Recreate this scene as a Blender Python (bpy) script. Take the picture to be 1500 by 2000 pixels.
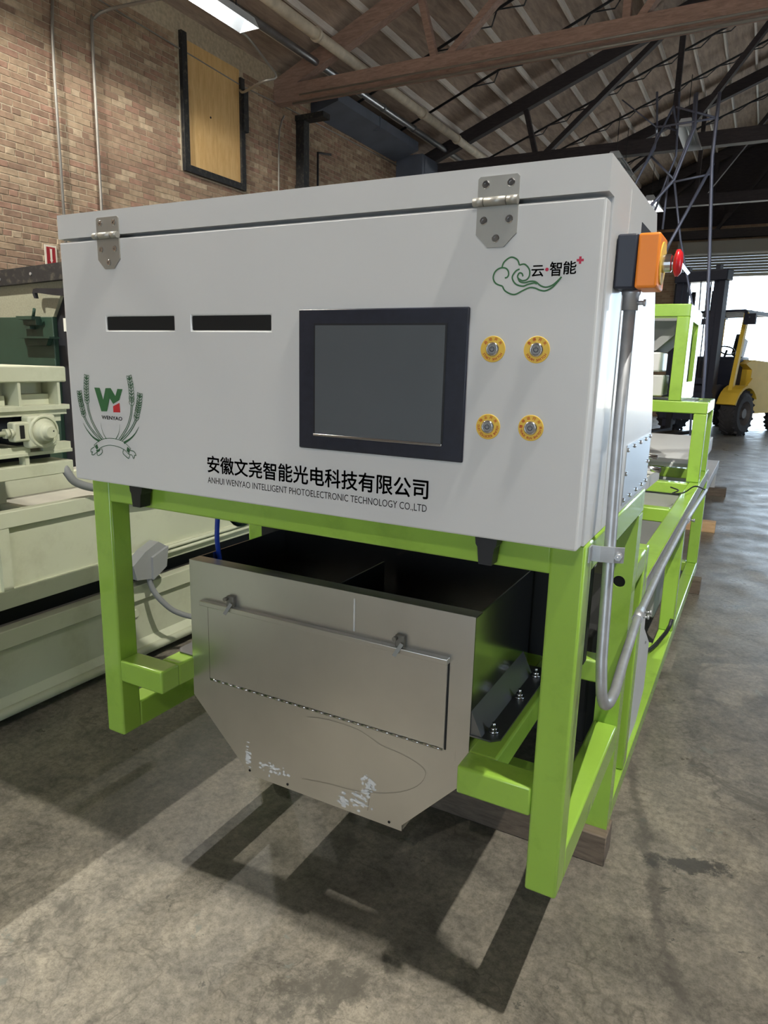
import bpy, bmesh, math, random
from mathutils import Vector, Matrix
random.seed(7)
for o in list(bpy.data.objects):
    bpy.data.objects.remove(o, do_unlink=True)
SC = bpy.context.scene
COL = SC.collection
PI = math.pi

# ------------------------------------------------------------------ camera, world, exposure
YAW, PITCH, ROLL = -0.48993, 0.21411, 0.02496
fwd = Vector((math.sin(YAW)*math.cos(PITCH), math.cos(YAW)*math.cos(PITCH), -math.sin(PITCH)))
rgt = Vector((math.cos(YAW), -math.sin(YAW), 0))
up = rgt.cross(fwd)
r2 = rgt*math.cos(ROLL)+up*math.sin(ROLL)
u2 = -rgt*math.sin(ROLL)+up*math.cos(ROLL)
cam = bpy.data.objects.new('camera', bpy.data.cameras.new('camera'))
COL.objects.link(cam)
M = Matrix.Identity(4)
for i in range(3):
    M[i][0], M[i][1], M[i][2] = r2[i], u2[i], -fwd[i]
M[0][3], M[1][3], M[2][3] = 1.67315, -1.28846, 1.53236
cam.matrix_world = M
cam.data.sensor_fit = 'VERTICAL'
cam.data.sensor_height = 36
cam.data.sensor_width = 27
cam.data.lens = 1353.05*36/2000
cam.data.clip_start = 0.05
cam.data.clip_end = 300
SC.camera = cam

world = bpy.data.worlds.new('world')
SC.world = world
world.use_nodes = True
bg = world.node_tree.nodes['Background']
bg.inputs[0].default_value = (0.66, 0.83, 1.0, 1)
bg.inputs[1].default_value = 6.2

vs = SC.view_settings
vs.view_transform = 'Standard'
vs.look = 'None'
vs.gamma = 1
vs.use_curve_mapping = False
vs.exposure = 0.12

sun = bpy.data.objects.new('sun', bpy.data.lights.new('sun', 'SUN'))
COL.objects.link(sun)
sun.data.energy = 22
sun.data.angle = 0.009
sun.data.color = (1, 0.95, 0.86)
sun.rotation_euler = (math.radians(25), math.radians(-32), 0)

LAMP_W = 1150.0        # the lamps that are switched on
LAMP_COL = (1.0, 0.95, 0.84)

# ------------------------------------------------------------------ helpers
def lin(c):
    c = c/255.0
    return c/12.92 if c <= 0.04045 else ((c+0.055)/1.055)**2.4
def rgb(r, g, b):
    return (lin(r), lin(g), lin(b), 1)

ORG = {}          # object -> origin of its mesh in the space its builder works in

def thing(name, label, cat, loc=(0, 0, 0), rotz=0.0, group=None, local=False):
    o = bpy.data.objects.new(name, None)
    COL.objects.link(o)
    o.empty_display_size = 0.1
    o.location = loc
    o.rotation_euler = (0, 0, rotz)
    o['label'] = label
    o['category'] = cat
    if group:
        o['group'] = group
    ORG[o] = Vector((0, 0, 0)) if local else Vector(loc)
    return o

def tag(o, label, cat, group=None):
    o['label'] = label
    o['category'] = cat
    if group:
        o['group'] = group
    return o

def link_mesh(name, me, mat, parent, c):
    o = bpy.data.objects.new(name, me)
    COL.objects.link(o)
    if mat is not None and not me.materials:
        me.materials.append(mat)
    if parent is not None:
        o.parent = parent
        o.location = c-ORG[parent]
    else:
        o.location = c
    ORG[o] = Vector(c)
    return o

def obj(name, bm, mat, parent=None, smooth=False, angle=40, label=None):
    if len(bm.verts) == 0:
        raise ValueError(name)
    lo = Vector((1e9,)*3)
    hi = Vector((-1e9,)*3)
    for v in bm.verts:
        for i in range(3):
            lo[i] = min(lo[i], v.co[i])
            hi[i] = max(hi[i], v.co[i])
    c = (lo+hi)/2
    if parent is None:
        c.z = lo.z
    bmesh.ops.translate(bm, verts=bm.verts, vec=-c)
    bmesh.ops.recalc_face_normals(bm, faces=bm.faces)
    if smooth:
        for f in bm.faces:
            f.smooth = True
        ca = math.radians(angle)
        for e in bm.edges:
            if len(e.link_faces) == 2 and e.calc_face_angle(0) > ca:
                e.smooth = False
    me = bpy.data.meshes.new(name)
    bm.to_mesh(me)
    bm.free()
    o = link_mesh(name, me, mat, parent, c)
    if label:
        o['label'] = label
    return o

def new():
    return bmesh.new()

def box(bm, x0, x1, y0, y1, z0, z1, bev=0.0, seg=2, mi=0):
    b = bm if not bev else bmesh.new()
    vs_ = [b.verts.new((x, y, z)) for z in (z0, z1) for y in (y0, y1) for x in (x0, x1)]
    fs = []
    for q in ((0, 2, 3, 1), (4, 5, 7, 6), (0, 1, 5, 4), (2, 6, 7, 3), (0, 4, 6, 2), (1, 3, 7, 5)):
        fs.append(b.faces.new([vs_[i] for i in q]))
    if bev:
        rr = bmesh.ops.bevel(b, geom=list(b.edges), offset=bev, segments=seg, affect='EDGES', profile=0.5)
        for f in rr['faces']:
            f.smooth = True
        merge(bm, b)
    else:
        for f in fs:
            f.material_index = mi
    return bm

def merge(bm, b):
    me = bpy.data.meshes.new('tmp')
    b.to_mesh(me)
    b.free()
    bm.from_mesh(me)
    bpy.data.meshes.remove(me)

def B(x0, x1, y0, y1, z0, z1, bev=0.0, seg=2):
    return box(new(), x0, x1, y0, y1, z0, z1, bev, seg)

def cyl(bm, p0, p1, r0, r1=None, n=16, caps=True):
    if r1 is None:
        r1 = r0
    p0, p1 = Vector(p0), Vector(p1)
    d = (p1-p0).normalized()
    a = Vector((0, 0, 1)) if abs(d.z) < 0.9 else Vector((1, 0, 0))
    u = d.cross(a).normalized()
    w = d.cross(u)
    A, Bq = [], []
    for i in range(n):
        t = 2*PI*i/n
        e = u*math.cos(t)+w*math.sin(t)
        A.append(bm.verts.new(p0+e*r0))
        Bq.append(bm.verts.new(p1+e*r1))
    for i in range(n):
        j = (i+1) % n
        f = bm.faces.new((A[i], A[j], Bq[j], Bq[i]))
        f.smooth = True
    if caps:
        bm.faces.new(A)
        bm.faces.new(Bq[::-1])
    return bm

def lathe(bm, c, axis, prof, n=24):
    """prof: list of (r, h) along axis from c"""
    d = Vector(axis).normalized()
    c = Vector(c)
    a = Vector((0, 0, 1)) if abs(d.z) < 0.9 else Vector((1, 0, 0))
    u = d.cross(a).normalized()
    w = d.cross(u)
    rings = []
    for r, h in prof:
        if r < 1e-6:
            rings.append([bm.verts.new(c+d*h)])
        else:
            rings.append([bm.verts.new(c+d*h+(u*math.cos(2*PI*i/n)+w*math.sin(2*PI*i/n))*r) for i in range(n)])
    for k in range(len(rings)-1):
        P, Q = rings[k], rings[k+1]
        for i in range(n):
            j = (i+1) % n
            if len(P) == 1 and len(Q) == 1:
                continue
            if len(P) == 1:
                bm.faces.new((P[0], Q[j], Q[i]))
            elif len(Q) == 1:
                bm.faces.new((P[i], P[j], Q[0]))
            else:
                bm.faces.new((P[i], P[j], Q[j], Q[i]))
    return bm

def tube(bm, pts, r, n=10, caps=True):
    pts = [Vector(p) for p in pts]
    rings = []
    prev = None
    for i, p in enumerate(pts):
        if i == 0:
            d = pts[1]-p
        elif i == len(pts)-1:
            d = p-pts[i-1]
        else:
            d = (pts[i+1]-p).normalized()+(p-pts[i-1]).normalized()
        d.normalize()
        if prev is None:
            a = Vector((0, 0, 1)) if abs(d.z) < 0.9 else Vector((1, 0, 0))
            u = d.cross(a).normalized()
        else:
            u = (prev-d*prev.dot(d)).normalized()
        prev = u
        w = d.cross(u)
        rings.append([bm.verts.new(p+(u*math.cos(2*PI*k/n)+w*math.sin(2*PI*k/n))*r) for k in range(n)])
    for a, b in zip(rings, rings[1:]):
        for k in range(n):
            j = (k+1) % n
            f = bm.faces.new((a[k], a[j], b[j], b[k]))
            f.smooth = True
    if caps:
        bm.faces.new(rings[0][::-1])
        bm.faces.new(rings[-1])
    return bm

def smooth_path(pts, sub=6):
    P = [Vector(p) for p in pts]
    out = []
    for i in range(len(P)-1):
        p0 = P[max(i-1, 0)]
        p1, p2 = P[i], P[i+1]
        p3 = P[min(i+2, len(P)-1)]
        for k in range(sub):
            t = k/sub
            out.append(0.5*((2*p1)+(p2-p0)*t+(2*p0-5*p1+4*p2-p3)*t*t+(3*p1-p0-3*p2+p3)*t**3))
    out.append(P[-1])
    return out

def prism(bm, poly, axis, a0, a1):
    """poly: 2D points; axis x -> (y,z), y -> (x,z), z -> (x,y)"""
    def co(p, a):
        if axis == 'x':
            return (a, p[0], p[1])
        if axis == 'y':
            return (p[0], a, p[1])
        return (p[0], p[1], a)
    A = [bm.verts.new(co(p, a0)) for p in poly]
    Q = [bm.verts.new(co(p, a1)) for p in poly]
    n = len(poly)
    bm.faces.new(A)
    bm.faces.new(Q[::-1])
    for i in range(n):
        j = (i+1) % n
        bm.faces.new((A[i], Q[i], Q[j], A[j]))
    return bm

def bar(bm, p0, p1, w, h, upv=(0, 0, 1)):
    """rectangular bar from p0 to p1"""
    p0, p1 = Vector(p0), Vector(p1)
    d = (p1-p0).normalized()
    s = d.cross(Vector(upv))
    if s.length < 1e-4:
        s = d.cross(Vector((1, 0, 0)))
    s.normalize()
    t = s.cross(d)
    vv = []
    for p in (p0, p1):
        for a, b in ((-1, -1), (1, -1), (1, 1), (-1, 1)):
            vv.append(bm.verts.new(p+s*(a*w/2)+t*(b*h/2)))
    for q in ((0, 1, 2, 3), (7, 6, 5, 4), (0, 4, 5, 1), (1, 5, 6, 2), (2, 6, 7, 3), (3, 7, 4, 0)):
        bm.faces.new([vv[i] for i in q])
    return bm

def bevel_all(bm, off, seg=2, ang=30):
    es = [e for e in bm.edges if len(e.link_faces) == 2 and e.calc_face_angle(0) > math.radians(ang)]
    rr = bmesh.ops.bevel(bm, geom=es, offset=off, segments=seg, affect='EDGES', profile=0.5)
    for f in rr['faces']:
        f.smooth = True
    return bm

NSTROKE = 0
def stroke(bm, pts, w, y, closed=False, taper=None):
    """flat strip in the XZ plane at depth y"""
    global NSTROKE
    NSTROKE = (NSTROKE+1) % 60
    y = y-NSTROKE*8e-6          # strips that cross never lie in one plane
    n = len(pts)
    L, R = [], []
    for i in range(n):
        if closed:
            a, b = pts[(i-1) % n], pts[(i+1) % n]
        else:
            a, b = pts[max(i-1, 0)], pts[min(i+1, n-1)]
        dx, dz = b[0]-a[0], b[1]-a[1]
        l = math.hypot(dx, dz) or 1
        ww = w/2
        if taper:
            t = i/(n-1)
            ww *= taper(t)
        nx, nz = -dz/l*ww, dx/l*ww
        L.append(bm.verts.new((pts[i][0]+nx, y, pts[i][1]+nz)))
        R.append(bm.verts.new((pts[i][0]-nx, y, pts[i][1]-nz)))
    for i in range(n if closed else n-1):
        j = (i+1) % n
        bm.faces.new((L[i], L[j], R[j], R[i]))
    return bm

def sm2(pts, sub=5):
    return [(p.x, p.z) for p in smooth_path([(a, 0, b) for a, b in pts], sub)]

def poly2(bm, pts, y):
    bm.faces.new([bm.verts.new((a, y, b)) for a, b in pts])
    return bm

def text_bm(s, size, bold=0.0, align='LEFT', sx=1.0):
    """text outline as a flat bmesh in XZ (y=0), baseline at z=0"""
    cu = bpy.data.curves.new('txt', 'FONT')
    cu.body = s
    cu.size = size
    cu.offset = bold
    cu.align_x = align
    cu.resolution_u = 3
    ob = bpy.data.objects.new('txt', cu)
    COL.objects.link(ob)
    dg = bpy.context.evaluated_depsgraph_get()
    me = bpy.data.meshes.new_from_object(ob.evaluated_get(dg))
    bpy.data.objects.remove(ob, do_unlink=True)
    bpy.data.curves.remove(cu)
    b = bmesh.new()
    b.from_mesh(me)
    bpy.data.meshes.remove(me)
    for v in b.verts:
        v.co = Vector((v.co.x*sx, 0, v.co.y))
    return b

def fit_text(s, x0, x1, z0, z1, y, bold=0.0):
    b = text_bm(s, 0.1)
    if bold:
        me = bpy.data.meshes.new('tmp')
        b.to_mesh(me)
        b.free()
        b = bmesh.new()
        d = bold*0.1
        for k, (ox, oz) in enumerate(((0, 0), (d, 0), (-d, 0), (0, d), (0, -d), (d*0.7, d*0.7), (-d*0.7, d*0.7), (d*0.7, -d*0.7), (-d*0.7, -d*0.7))):
            n0 = len(b.verts)
            b.from_mesh(me)
            b.verts.ensure_lookup_table()
            for v in b.verts[n0:]:
                v.co += Vector((ox, 0, oz))
        bpy.data.meshes.remove(me)
    xs = [v.co.x for v in b.verts]
    zs = [v.co.z for v in b.verts]
    ax, bx, az, bz = min(xs), max(xs), min(zs), max(zs)
    for v in b.verts:
        v.co = Vector((x0+(v.co.x-ax)/(bx-ax)*(x1-x0), y, z0+(v.co.z-az)/(bz-az)*(z1-z0)))
    return b

def arc_text(bm, s, cx, cz, r, a0, a1, size, y, inward=False, bold=0.0):
    n = len(s)
    for i, ch in enumerate(s):
        if ch == ' ':
            continue
        t = a0+(a1-a0)*(i/(n-1))
        b = text_bm(ch, size)
        if not len(b.verts):
            b.free()
            continue
        me = bpy.data.meshes.new('tmp')
        b.to_mesh(me)
        dpt = 0.0
        for ox, oz in ((0.00012, 0), (-0.00012, 0), (0, 0.00012), (0, -0.00012)):
            dpt -= 1.5e-5
            n0 = len(b.verts)
            b.from_mesh(me)
            b.verts.ensure_lookup_table()
            for v in b.verts[n0:]:
                v.co += Vector((ox*1.6, dpt, oz*1.6))
        bpy.data.meshes.remove(me)
        xs = [v.co.x for v in b.verts]
        mx = (min(xs)+max(xs))/2
        rot = (t-PI/2) if not inward else (t+PI/2)
        c, sn = math.cos(rot), math.sin(rot)
        for v in b.verts:
            px, pz = v.co.x-mx, v.co.z-size*0.35
            v.co = Vector((cx+r*math.cos(t)+px*c-pz*sn, y+v.co.y, cz+r*math.sin(t)+px*sn+pz*c))
        merge(bm, b)
    return bm

# ------------------------------------------------------------------ materials
MATS = {}
def mat(name, col, rough=0.5, metal=0.0, vary=0.0, vscale=6.0, bump=0.0, bscale=40.0, spec=0.5,
        dirt=None, dscale=3.0, damt=0.5, coat=0.0, rvary=0.0):
    m = bpy.data.materials.new(name)
    m.use_nodes = True
    nt = m.node_tree
    p = nt.nodes['Principled BSDF']
    p.inputs['Roughness'].default_value = rough
    p.inputs['Metallic'].default_value = metal
    p.inputs['Specular IOR Level'].default_value = spec
    p.inputs['Coat Weight'].default_value = coat
    p.inputs['Base Color'].default_value = col
    geo = nt.nodes.new('ShaderNodeNewGeometry')
    pos = geo.outputs['Position']
    last = None
    if vary > 0:
        nz = nt.nodes.new('ShaderNodeTexNoise')
        nz.inputs['Scale'].default_value = vscale
        nz.inputs['Detail'].default_value = 5
        nt.links.new(pos, nz.inputs['Vector'])
        rp = nt.nodes.new('ShaderNodeValToRGB')
        a = tuple(max(0, c*(1-vary)) for c in col[:3])+(1,)
        b = tuple(min(1, c*(1+vary)) for c in col[:3])+(1,)
        rp.color_ramp.elements[0].position = 0.3
        rp.color_ramp.elements[1].position = 0.7
        rp.color_ramp.elements[0].color = a
        rp.color_ramp.elements[1].color = b
        nt.links.new(nz.outputs['Fac'], rp.inputs[0])
        last = rp.outputs[0]
        if rvary:
            mr = nt.nodes.new('ShaderNodeMapRange')
            mr.inputs[1].default_value = 0.3
            mr.inputs[2].default_value = 0.7
            mr.inputs[3].default_value = rough-rvary
            mr.inputs[4].default_value = rough+rvary
            nt.links.new(nz.outputs['Fac'], mr.inputs[0])
            nt.links.new(mr.outputs[0], p.inputs['Roughness'])
    if dirt is not None:
        nz = nt.nodes.new('ShaderNodeTexNoise')
        nz.inputs['Scale'].default_value = dscale
        nz.inputs['Detail'].default_value = 8
        nz.inputs['Roughness'].default_value = 0.65
        nt.links.new(pos, nz.inputs['Vector'])
        rp = nt.nodes.new('ShaderNodeValToRGB')
        rp.color_ramp.elements[0].position = 0.52
        rp.color_ramp.elements[1].position = 0.72
        rp.color_ramp.elements[0].color = (0, 0, 0, 1)
        rp.color_ramp.elements[1].color = (damt, damt, damt, 1)
        nt.links.new(nz.outputs['Fac'], rp.inputs[0])
        mx = nt.nodes.new('ShaderNodeMix')
        mx.data_type = 'RGBA'
        nt.links.new(rp.outputs[0], mx.inputs[0])
        if last is not None:
            nt.links.new(last, mx.inputs[6])
        else:
            mx.inputs[6].default_value = col
        mx.inputs[7].default_value = dirt
        last = mx.outputs[2]
    if last is not None:
        nt.links.new(last, p.inputs['Base Color'])
    if bump > 0:
        nz = nt.nodes.new('ShaderNodeTexNoise')
        nz.inputs['Scale'].default_value = bscale
        nz.inputs['Detail'].default_value = 4
        nt.links.new(pos, nz.inputs['Vector'])
        bp = nt.nodes.new('ShaderNodeBump')
        bp.inputs['Strength'].default_value = bump
        bp.inputs['Distance'].default_value = 0.002
        nt.links.new(nz.outputs['Fac'], bp.inputs['Height'])
        nt.links.new(bp.outputs[0], p.inputs['Normal'])
    MATS[name] = m
    return m

def emit(name, col, s):
    m = bpy.data.materials.new(name)
    m.use_nodes = True
    nt = m.node_tree
    p = nt.nodes['Principled BSDF']
    p.inputs['Base Color'].default_value = (0.8, 0.8, 0.8, 1)
    p.inputs['Emission Color'].default_value = col
    p.inputs['Emission Strength'].default_value = s
    return m

def steel_mat(name, base, rough, stretch=(1.5, 1.5, 160), scuff=True):
    m = bpy.data.materials.new(name)
    m.use_nodes = True
    nt = m.node_tree
    p = nt.nodes['Principled BSDF']
    p.inputs['Metallic'].default_value = 1
    p.inputs['Anisotropic'].default_value = 0.5 if scuff else 0.0
    p.inputs['Roughness'].default_value = rough
    geo = nt.nodes.new('ShaderNodeNewGeometry')
    mp = nt.nodes.new('ShaderNodeMapping')
    mp.inputs['Scale'].default_value = stretch
    nt.links.new(geo.outputs['Position'], mp.inputs[0])
    nz = nt.nodes.new('ShaderNodeTexNoise')
    nz.inputs['Scale'].default_value = 3
    nz.inputs['Detail'].default_value = 4
    nt.links.new(mp.outputs[0], nz.inputs['Vector'])
    mr = nt.nodes.new('ShaderNodeMapRange')
    mr.inputs[3].default_value = rough-(0.06 if scuff else 0.01)
    mr.inputs[4].default_value = rough+(0.12 if scuff else 0.02)
    nt.links.new(nz.outputs['Fac'], mr.inputs[0])
    nt.links.new(mr.outputs[0], p.inputs['Roughness'])
    n2 = nt.nodes.new('ShaderNodeTexNoise')
    n2.inputs['Scale'].default_value = 2.2
    n2.inputs['Detail'].default_value = 6
    nt.links.new(geo.outputs['Position'], n2.inputs['Vector'])
    rp = nt.nodes.new('ShaderNodeValToRGB')
    rp.color_ramp.elements[0].position = 0.3
    rp.color_ramp.elements[1].position = 0.75
    rp.color_ramp.elements[0].color = tuple(c*0.78 for c in base[:3])+(1,)
    rp.color_ramp.elements[1].color = base
    nt.links.new(n2.outputs['Fac'], rp.inputs[0])
    nt.links.new(rp.outputs[0], p.inputs['Base Color'])
    bp = nt.nodes.new('ShaderNodeBump')
    bp.inputs['Strength'].default_value = 0.12 if scuff else 0.0
    bp.inputs['Distance'].default_value = 0.0006
    nt.links.new(nz.outputs['Fac'], bp.inputs['Height'])
    nt.links.new(bp.outputs[0], p.inputs['Normal'])
    return m

def floor_mat():
    m = bpy.data.materials.new('concrete_floor')
    m.use_nodes = True
    nt = m.node_tree
    N, L = nt.nodes, nt.links
    p = N['Principled BSDF']
    geo = N.new('ShaderNodeNewGeometry')
    pos = geo.outputs['Position']
    def noise(sc, det=6, ro=0.6, dist=0.0):
        n = N.new('ShaderNodeTexNoise')
        n.inputs['Scale'].default_value = sc
        n.inputs['Detail'].default_value = det
        n.inputs['Roughness'].default_value = ro
        n.inputs['Distortion'].default_value = dist
        L.new(pos, n.inputs['Vector'])
        return n.outputs['Fac']
    def ramp(f, stops):
        r = N.new('ShaderNodeValToRGB')
        el = r.color_ramp.elements
        while len(el) < len(stops):
            el.new(0.5)
        for e, (po, c) in zip(el, stops):
            e.position = po
            e.color = c
        L.new(f, r.inputs[0])
        return r.outputs[0]
    def mix(f, a, b, mode='MIX'):
        x = N.new('ShaderNodeMix')
        x.data_type = 'RGBA'
        x.blend_type = mode
        if isinstance(f, float):
            x.inputs[0].default_value = f
        else:
            L.new(f, x.inputs[0])
        for s, v in ((6, a), (7, b)):
            if isinstance(v, tuple):
                x.inputs[s].default_value = v
            else:
                L.new(v, x.inputs[s])
        return x.outputs[2]
    base = ramp(noise(0.7, 10, 0.68), [(0.3, rgb(100, 97, 91)), (0.5, rgb(133, 128, 119)), (0.7, rgb(162, 155, 142))])
    mid = ramp(noise(6.5, 9, 0.74, 0.8), [(0.32, (0.42, 0.42, 0.42, 1)), (0.47, (0.80, 0.80, 0.79, 1)), (0.64, (1.12, 1.10, 1.05, 1))])
    c = mix(0.9, base, mid, 'MULTIPLY')
    fine = ramp(noise(42, 8, 0.78), [(0.34, (0.36, 0.36, 0.35, 1)), (0.58, (1.06, 1.06, 1.06, 1))])
    c = mix(0.75, c, fine, 'MULTIPLY')
    grit = ramp(noise(190, 3, 0.7), [(0.34, (0.55, 0.55, 0.55, 1)), (0.5, (1, 1, 1, 1))])
    c = mix(0.5, c, grit, 'MULTIPLY')
    st = ramp(noise(1.7, 12, 0.74, 0.5), [(0.585, (0, 0, 0, 1)), (0.63, (0.75, 0.75, 0.75, 1)), (0.70, (1, 1, 1, 1))])
    c = mix(st, c, rgb(82, 79, 72))
    st2 = ramp(noise(4.1, 8, 0.7, 1.8), [(0.645, (0, 0, 0, 1)), (0.665, (0.85, 0.85, 0.85, 1))])
    c = mix(st2, c, rgb(70, 70, 66))
    st3 = ramp(noise(3.0, 6, 0.6, 2.5), [(0.655, (0, 0, 0, 1)), (0.675, (0.7, 0.7, 0.7, 1))])
    c = mix(st3, c, rgb(108, 112, 106))
    msk = ramp(noise(1.1, 4), [(0.42, (0, 0, 0, 1)), (0.56, (1, 1, 1, 1))])
    for sc_, amt in ((2.6, 0.5), (5.0, 0.3), (17.0, 0.25)):
        rd = ramp(noise(sc_, 4, 0.6, 0.4), [(0.490, (0, 0, 0, 1)), (0.499, (amt, amt, amt, 1)), (0.508, (0, 0, 0, 1))])
        rd = mix(1.0, rd, msk, 'MULTIPLY')
        c = mix(rd, c, rgb(66, 62, 56))
    # the dirty trail and the oily blotch beside the frame
    sp = N.new('ShaderNodeSeparateXYZ')
    L.new(pos, sp.inputs[0])
    def mth(op, a, b=0.0):
        n = N.new('ShaderNodeMath')
        n.operation = op
        for i, v in enumerate((a, b)):
            if isinstance(v, (int, float)):
                n.inputs[i].default_value = v
            else:
                L.new(v, n.inputs[i])
        return n.outputs[0]
    X_, Y_ = sp.outputs[0], sp.outputs[1]
    wob = mth('MULTIPLY', mth('SUBTRACT', noise(7, 8, 0.7), 0.5), 0.16)
    dl = mth('ABSOLUTE', mth('ADD', mth('SUBTRACT', mth('ADD', X_, mth('MULTIPLY', Y_, 0.27)), 1.756), wob))
    trail = ramp(dl, [(0.008, (0.62, 0.62, 0.62, 1)), (0.026, (0, 0, 0, 1))])
    ym = ramp(mth('MULTIPLY', Y_, 0.5), [(0.02, (0.5, 0.5, 0.5, 1)), (0.3, (1, 1, 1, 1)), (0.72, (0.9, 0.9, 0.9, 1)), (0.82, (0, 0, 0, 1))])
    trail = mix(1.0, trail, ym, 'MULTIPLY')
    c = mix(trail, c, rgb(74, 70, 66))
    bx_ = mth('DIVIDE', mth('SUBTRACT', X_, 1.65), 0.17)
    by_ = mth('DIVIDE', mth('SUBTRACT', Y_, mth('ADD', mth('MULTIPLY', X_, 0.35), 0.285)), 0.05)
    rr_ = mth('ADD', mth('SQRT', mth('ADD', mth('MULTIPLY', bx_, bx_), mth('MULTIPLY', by_, by_))), mth('MULTIPLY', mth('SUBTRACT', noise(16, 8, 0.7), 0.5), 3.2))
    c = mix(ramp(rr_, [(0.55, (0.85, 0.85, 0.85, 1)), (0.85, (0, 0, 0, 1))]), c, rgb(62, 61, 59))
    # hairline cracks
    vo = N.new('ShaderNodeTexVoronoi')
    vo.feature = 'DISTANCE_TO_EDGE'
    vo.inputs['Scale'].default_value = 2.3
    wp = N.new('ShaderNodeMix')
    wp.data_type = 'VECTOR'
    wp.inputs[0].default_value = 0.22
    nn = N.new('ShaderNodeTexNoise')
    nn.inputs['Scale'].default_value = 3.5
    nn.inputs['Detail'].default_value = 6
    L.new(pos, nn.inputs['Vector'])
    L.new(pos, wp.inputs[4])
    L.new(nn.outputs['Color'], wp.inputs[5])
    L.new(wp.outputs[1], vo.inputs['Vector'])
    cr = ramp(vo.outputs['Distance'], [(0.0006, (0.4, 0.4, 0.4, 1)), (0.0022, (0, 0, 0, 1))])
    brk = ramp(noise(0.8, 3), [(0.47, (0, 0, 0, 1)), (0.58, (1, 1, 1, 1))])
    cr = mix(1.0, cr, brk, 'MULTIPLY')
    c = mix(cr, c, rgb(60, 55, 48))
    L.new(c, p.inputs['Base Color'])
    rg = N.new('ShaderNodeMapRange')
    rg.inputs[1].default_value = 0.3
    rg.inputs[2].default_value = 0.7
    rg.inputs[3].default_value = 0.24
    rg.inputs[4].default_value = 0.5
    L.new(noise(3.1, 7), rg.inputs[0])
    L.new(rg.outputs[0], p.inputs['Roughness'])
    bp = N.new('ShaderNodeBump')
    bp.inputs['Strength'].default_value = 0.25
    bp.inputs['Distance'].default_value = 0.003
    L.new(noise(35, 6), bp.inputs['Height'])
    L.new(bp.outputs[0], p.inputs['Normal'])
    return m

def brick_mat():
    m = bpy.data.materials.new('brick')
    m.use_nodes = True
    nt = m.node_tree
    N, L = nt.nodes, nt.links
    p = N['Principled BSDF']
    p.inputs['Roughness'].default_value = 0.9
    oi = N.new('ShaderNodeObjectInfo')
    geo = N.new('ShaderNodeNewGeometry')
    ad = N.new('ShaderNodeMath')
    ad.operation = 'ADD'
    L.new(oi.outputs['Random'], ad.inputs[0])
    L.new(geo.outputs['Random Per Island'], ad.inputs[1])
    fr = N.new('ShaderNodeMath')
    fr.operation = 'FRACT'
    L.new(ad.outputs[0], fr.inputs[0])
    r = N.new('ShaderNodeValToRGB')
    el = r.color_ramp.elements
    cols = [(0.0, rgb(162, 136, 116)), (0.15, rgb(174, 150, 128)), (0.35, rgb(166, 140, 120)), (0.5, rgb(180, 158, 134)),
            (0.65, rgb(150, 124, 107)), (0.8, rgb(168, 134, 117)), (0.92, rgb(194, 174, 150)), (1.0, rgb(146, 122, 107))]
    while len(el) < len(cols):
        el.new(0.5)
    for e, (a, b) in zip(el, cols):
        e.position = a
        e.color = b
    r.color_ramp.interpolation = 'CONSTANT'
    L.new(fr.outputs[0], r.inputs[0])
    nz = N.new('ShaderNodeTexNoise')
    nz.inputs['Scale'].default_value = 14
    nz.inputs['Detail'].default_value = 6
    L.new(geo.outputs['Position'], nz.inputs['Vector'])
    rp = N.new('ShaderNodeValToRGB')
    rp.color_ramp.elements[0].position = 0.3
    rp.color_ramp.elements[1].position = 0.65
    rp.color_ramp.elements[0].color = (0.62, 0.6, 0.57, 1)
    rp.color_ramp.elements[1].color = (1.05, 1.03, 1.0, 1)
    L.new(nz.outputs['Fac'], rp.inputs[0])
    mx = N.new('ShaderNodeMix')
    mx.data_type = 'RGBA'
    mx.blend_type = 'MULTIPLY'
    mx.inputs[0].default_value = 0.8
    L.new(r.outputs[0], mx.inputs[6])
    L.new(rp.outputs[0], mx.inputs[7])
    L.new(mx.outputs[2], p.inputs['Base Color'])
    bp = N.new('ShaderNodeBump')
    bp.inputs['Strength'].default_value = 0.5
    bp.inputs['Distance'].default_value = 0.004
    L.new(nz.outputs['Fac'], bp.inputs['Height'])
    L.new(bp.outputs[0], p.inputs['Normal'])
    return m

def brick_tex_mat(name, axis_map):
    m = bpy.data.materials.new(name)
    m.use_nodes = True
    nt = m.node_tree
    N, L = nt.nodes, nt.links
    p = N['Principled BSDF']
    p.inputs['Roughness'].default_value = 0.92
    geo = N.new('ShaderNodeNewGeometry')
    sp = N.new('ShaderNodeSeparateXYZ')
    L.new(geo.outputs['Position'], sp.inputs[0])
    cb = N.new('ShaderNodeCombineXYZ')
    L.new(sp.outputs[axis_map], cb.inputs[0])
    L.new(sp.outputs[2], cb.inputs[1])
    br = N.new('ShaderNodeTexBrick')
    br.inputs['Color1'].default_value = rgb(146, 120, 102)
    br.inputs['Color2'].default_value = rgb(174, 150, 126)
    br.inputs['Mortar'].default_value = rgb(168, 154, 134)
    br.inputs['Scale'].default_value = 1
    br.inputs['Mortar Size'].default_value = 0.006
    br.inputs['Brick Width'].default_value = 0.213
    br.inputs['Row Height'].default_value = 0.0677
    L.new(cb.outputs[0], br.inputs['Vector'])
    L.new(br.outputs['Color'], p.inputs['Base Color'])
    return m

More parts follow.
